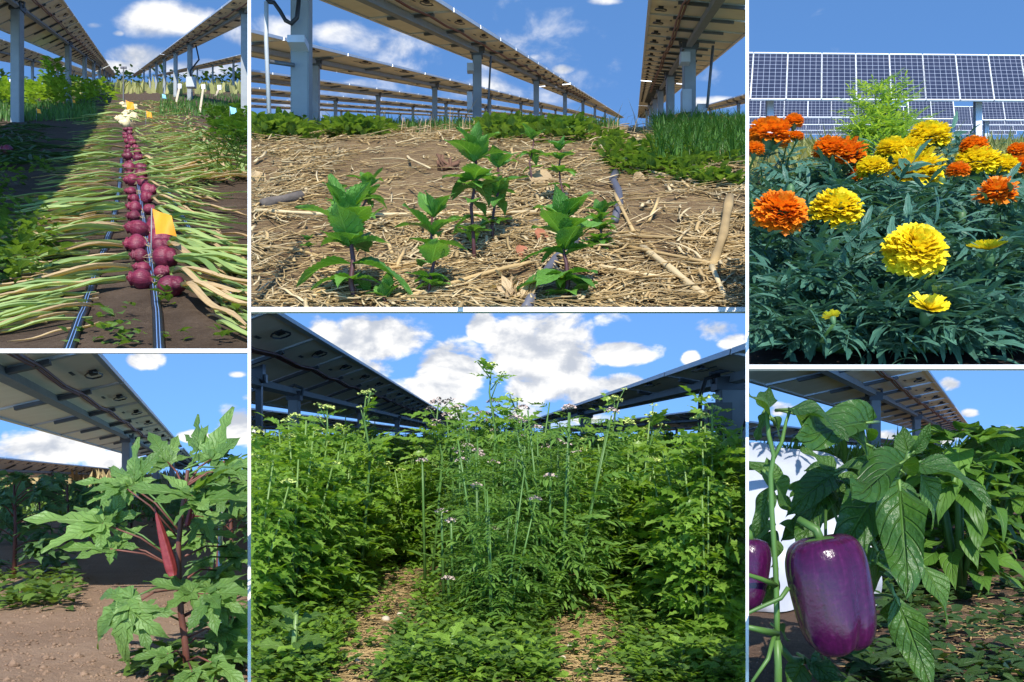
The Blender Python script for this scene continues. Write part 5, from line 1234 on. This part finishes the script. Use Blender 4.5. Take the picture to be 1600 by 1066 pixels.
stem([(1214, 990), (1190, 985, -.02), (1168, 980, -.03)], 12); stem([(1212, 985), (1200, 1030, -.02), (1175, 1066, -.03)], 8)
stem([(1213, 915), (1190, 905, -.02), (1165, 897, -.03)], 9); stem([(1232, 918, -.03), (1220, 935, -.03), (1190, 948, -.04), (1165, 960, -.04)], 8)
stem([(1290, 790, .1), (1290, 840, .05), (1283, 845, 0)], 6); stem([(1420, 730, .05), (1440, 720, .04)], 5)
stem([(1355, 930, .04), (1385, 930, .02), (1400, 935, 0)], 5)
LEAVES = [ # base u v dd, tip u v dd, normal, width scale index
 (1232, 640, 0, 1328, 637, -.05, (0, -.35, 1), 1), (1208, 655, 0, 1166, 606, -.03, (-.3, -.6, .8), 4), (1362, 660, .05, 1266, 668, -.06, (.3, -.9, .6), 0), (1362, 698, .05, 1270, 650, -.02, (.2, -.8, .7), 4), (1235, 645, .04, 1305, 672, .1, (0, -.5, 1), 2),
 (1198, 645, .0, 1178, 690, .02, (-.5, -.8, .3), 0), (1205, 655, .02, 1238, 690, .05, (.3, -.8, .3), 2), (1196, 640, .03, 1200, 606, .06, (-.2, -1, .2), 4),
 (1424, 728, .05, 1552, 728, -.02, (0, -.35, 1), 1), (1425, 708, .05, 1462, 672, .02, (.4, -.9, .3), 2), (1420, 715, .05, 1410, 668, .08, (-.3, -1, .3), 4), (1412, 722, .04, 1342, 752, -.08, (-.1, -.6, 1), 0), (1408, 735, .05, 1345, 700, .06, (-.2, -.5, 1), 2),
 (1405, 752, .0, 1421, 920, -.08, (-.35, -1, .15), 0), (1430, 735, .05, 1500, 800, .02, (.3, -.6, .6), 3), (1398, 755, .05, 1440, 860, .05, (.2, -1, .3), 2),
 (1380, 770, .05, 1310, 800, -.04, (-.2, -.6, .8), 5), (1370, 800, .08, 1320, 860, .05, (-.3, -1, .3), 0), (1310, 740, .13, 1232, 775, .08, (-.1, -.6, 1), 2), (1305, 735, .13, 1255, 700, .15, (0, -.5, 1), 4), (1308, 735, .13, 1370, 720, .12, (.1, -.5, 1), 4), (1300, 750, .13, 1248, 850, .08, (-.4, -.9, .2), 0), (1302, 760, .14, 1290, 850, .15, (.2, -1, .2), 3), (1205, 745, .02, 1255, 800, .05, (.3, -.9, .3), 2), (1205, 760, .02, 1180, 840, .03, (-.3, -1, .2), 0),
 (1400, 934, 0, 1458, 1072, -.05, (-.25, -1, .25), 0), (1398, 934, .0, 1405, 1040, .02, (-.6, -.8, .2), 3), (1360, 880, .1, 1440, 900, .12, (.1, -.7, .8), 2), (1370, 860, .1, 1390, 960, .14, (.4, -1, .2), 1), (1440, 880, .2, 1498, 962, .15, (.2, -.8, .5), 2),
 (1260, 1030, .06, 1320, 1068, .0, (.1, -.7, .8), 0), (1255, 1035, .05, 1232, 1080, .0, (-.2, -.9, .3), 2), (1310, 1010, .1, 1372, 1000, .1, (.1, -.7, .8), 1), (1290, 1030, .08, 1300, 1085, .0, (0, -1, .3), 4), (1214, 980, .02, 1245, 1000, .04, (.2, -.8, .5), 2), (1213, 900, .03, 1185, 960, .04, (-.3, -1, .2), 3), (1310, 960, .13, 1360, 990, .13, (.2, -.8, .5), 0),
 (1385, 770, .1, 1455, 790, .15, (.1, -.7, .8), 1), (1375, 800, .12, 1430, 860, .2, (.2, -.8, .4), 2), (1340, 890, .14, 1400, 880, .2, (.1, -.7, .6), 4), (1330, 800, .15, 1350, 880, .18, (.1, -1, .2), 3), (1290, 780, .18, 1225, 840, .16, (-.1, -.9, .4), 0)]
for (u0_, v0_, d0_, u1_, v1_, d1_, nrm, ix) in LEAVES:
    a, b = q(u0_, v0_, d0_), q(u1_, v1_, d1_)
    part('leaf', PEPPER[ix % 9], None, rt, M=frame(a, b - a, nrm, (b - a).length * 1.06))
    mb = MB(); e = a - (b - a) * .18 + Vector((0, .01, .0)); mb.tube([e, a, a.lerp(b, .1)], [.0022, .002, .0012], 5); part('leaf_stalk', mb, 'pale_stem', rt)
for k in range(48):
    u0_, v0_ = r.choice([(1300, 760), (1310, 740), (1345, 850), (1385, 770), (1405, 740), (1330, 870), (1420, 720), (1375, 810), (1225, 700), (1215, 760), (1212, 830), (1300, 760)])
    a = r.uniform(0, 6.28); L = r.uniform(45, 85); A = q(u0_ + r.uniform(-14, 14), v0_ + r.uniform(-14, 14), r.uniform(.10, .22)); B = A + Vector((math.cos(a), r.uniform(-.3, .5), math.sin(a) * .6 - .45)).normalized() * (L * s0)
    part('leaf', PEPPER[k % 9], None, rt, M=frame(A, B - A, (r.uniform(-.5, .5), -.7, .7), L * s0 * 1.1))
def pepper_mb():
    mb = MB(); n, k = 40, 56; vs = []; uv = []
    for i in range(n + 1):
        t = i / n; z = .5 - t; e = abs(z) * 2
        base = max(0.0, 1 - e ** 4.2) ** .42
        taper = 1.0 - .10 * t + .04 * math.sin(t * 3.1)
        for j in range(k):
            th = 2 * math.pi * j / k; lob = abs(math.cos(1.5 * th + .5 + .25 * t)); ff = 1 - (.09 + .20 * t ** 2) * (1 - lob) ** 1.6 * (1 if t > .05 else .5)
            rad = .5 * base * taper * ff
            zz = z * (1 + (.06 * lob if z < 0 else .02 * lob)) + (.07 * max(0, 1 - base * 1.25) if z < 0 else -.07 * max(0, 1 - base * 1.25))
            vs.append((rad * math.cos(th) * .66, rad * math.sin(th) * .64, zz)); uv.append((j / k, t))
    mb.add(vs, [(i * k + j, (i + 1) * k + j, (i + 1) * k + (j + 1) % k, i * k + (j + 1) % k) for i in range(n) for j in range(k)], 0, uv); return mb
PEP = pepper_mb().mesh('pepper', 'purple_skin')
def pepperfruit(u, v, hpx, dd, tilt, rotz, label):
    CUR[0] = BR; c = q(u, v, dd); H = hpx * s0
    M = Matrix.Translation(c) @ Matrix.Rotation(tilt, 4, 'Y') @ Matrix.Rotation(rotz, 4, 'Z') @ Matrix.Scale(H, 4)
    fr = root('bell_pepper', c - Vector((0, 0, H / 2)), label, 'pepper')
    part('fruit', PEP, None, fr, M=M)
    mb = MB(); mb.tube([M @ Vector((0, 0, .42)), M @ Vector((0, .02, .52)), M @ Vector((-.05, .15, .62))], [.006, .005, .0045], 8); part('stalk', mb, 'green_stem', fr)
    mb = MB(); pts = [M @ Vector((.14 * math.cos(j) , .14 * math.sin(j), .445)) for j in np.linspace(0, 6.283, 13)[:-1]]; cc = M @ Vector((0, 0, .46)); mb.add([cc] + pts, [(0, 1 + j, 1 + (j + 1) % 12) for j in range(12)]); part('calyx', mb, 'green_stem', fr)
pepperfruit(1298, 928, 190, -.03, -.19, .4, 'glossy purple bell pepper hanging in front')
pepperfruit(1166, 895, 120, .02, .1, 1.3, 'second purple bell pepper cut off by the left edge')
# row of peppers behind
def back_pepper(u, v, hpx, wpx, n, label):
    CUR[0] = BR; g = BR.G(u, v); s = g.y / F; H = hpx * s; R = wpx * s * .5
    rt = root('pepper_plant', g, label, 'pepper plant', 'pepper plants in the row behind')
    mb = MB()
    for k in range(6): a = r.uniform(0, 6.28); mb.tube([g, g + Vector((R * .3 * math.cos(a), R * .3 * math.sin(a), H * .5)), g + Vector((R * .7 * math.cos(a), R * .7 * math.sin(a), H * r.uniform(.7, .95)))], [.008, .006, .003], 5)
    part('stems', mb, 'green_stem', rt)
    mb = MB(); clump(mb, g, PEPPER_B, n, R, H, .34 * R + .05, r, .1, 1.0, .15); fo = part('foliage', mb, 'pepper_leaf_back', rt); fo['kind'] = 'stuff'
for i, (u, v, h, w, n, lab) in enumerate(((1500, 935, 265, 150, 110, 'nearest pepper plant of the row behind, right of the front plant'), (1545, 880, 205, 150, 110, 'second pepper plant of the row behind'), (1560, 835, 160, 130, 100, 'third pepper plant of the row behind'), (1555, 805, 140, 110, 90, 'fourth pepper plant of the row behind, topmost against the sky'), (1552, 780, 95, 90, 80, 'fifth pepper plant of the row behind'), (1550, 760, 70, 80, 70, 'farthest pepper plant of the row behind'), (1610, 880, 190, 120, 90, 'pepper plant of the row behind at the right edge'), (1440, 920, 220, 110, 90, 'pepper plant between the front plant and the row behind'))):
    back_pepper(u, v, h, w, n, lab)
mb = MB(); CUR[0] = BR
for k in range(260):
    v = 860 + 220 * r.random(); u = r.uniform(1340, 1640)
    if r.random() < .5 and u > 1440 and v > 930: continue
    clump(mb, BR.G(u, v), SMALL, 8, .035, .03, .028, r)
stuff('weeds', mb, 'dark_weed_leaf', 'small weeds on the brown soil below the peppers', 'weeds')
mb = MB(); pts = [BR.GX(r.uniform(-.27, .1) * D, D) for D in [6 * 5 ** r.random() for _ in range(3500)]]; blades(mb, pts, .4, .03, r, .8)
stuff('field_grass', mb, 'weed_leaf', 'green growth far behind the pepper row', 'grass')
mb = MB(); SN = Vector((0, 0, 1))
for k in range(500): a = r.uniform(0, 6.28); straw_mesh(mb, BR.G(r.uniform(1380, 1640), 900 + 180 * r.random()) + Vector((0, 0, .004)), (math.cos(a), math.sin(a), 0), r.uniform(.02, .07), r.uniform(.0015, .003), r)
stuff('straw_litter', mb, 'straw', 'thin straw litter on the brown soil below the peppers', 'straw')

# ================================================================== things end at the partitions of their plot
def side_planes(pl):
    out = []
    if 'L' in pl.sides: out.append(Vector((1, -(pl.u0 - U0) / F, 0)))
    if 'R' in pl.sides: out.append(Vector((-1, (pl.u1 - U0) / F, 0)))
    if 'B' in pl.sides: out.append(Vector((0, -(V0 - pl.v1) / F, 1)))
    if 'T' in pl.sides: out.append(Vector((0, (V0 - pl.v0) / F, -1)))
    return out
CAMP = Vector((0, 0, CZ)); gone = []
for o, pl in REG:
    if pl is None or o.type != 'MESH': continue
    Mw = WM[o.name]; me = o.data; n = len(me.vertices)
    co = np.empty(n * 3, dtype=np.float32); me.vertices.foreach_get('co', co); co = co.reshape(-1, 3)
    M3 = np.array(Mw.to_3x3()); w = co @ M3.T + np.array(Mw.translation) - np.array(CAMP)
    cut = []
    dead = False
    for nv in side_planes(pl):
        d = w @ np.array(nv)
        if d.max() <= 0: dead = True; break
        if d.min() < 0: cut.append(nv)
    if dead: gone.append(o); continue
    if not cut: continue
    if me.users > 1: me = me.copy(); o.data = me
    bm = bmesh.new(); bm.from_mesh(me); inv = Mw.inverted(); nm = Mw.to_3x3().transposed()
    for nv in cut:
        bmesh.ops.bisect_plane(bm, geom=bm.verts[:] + bm.edges[:] + bm.faces[:], plane_co=inv @ CAMP, plane_no=(nm @ nv).normalized(), clear_inner=True)
    if not bm.faces: gone.append(o)
    bm.to_mesh(me); bm.free()
names = []
for o in gone: names += [o.name] + [c.name for c in o.children]
for nme in names:
    o = bpy.data.objects.get(nme)
    if o: bpy.data.objects.remove(o)
bpy.context.view_layer.update()
for o in list(bpy.data.objects):
    if o.type == 'EMPTY' and not o.children: bpy.data.objects.remove(o)
print('objects', len(bpy.data.objects), 'tris', sum(len(m.polygons) for m in bpy.data.meshes))
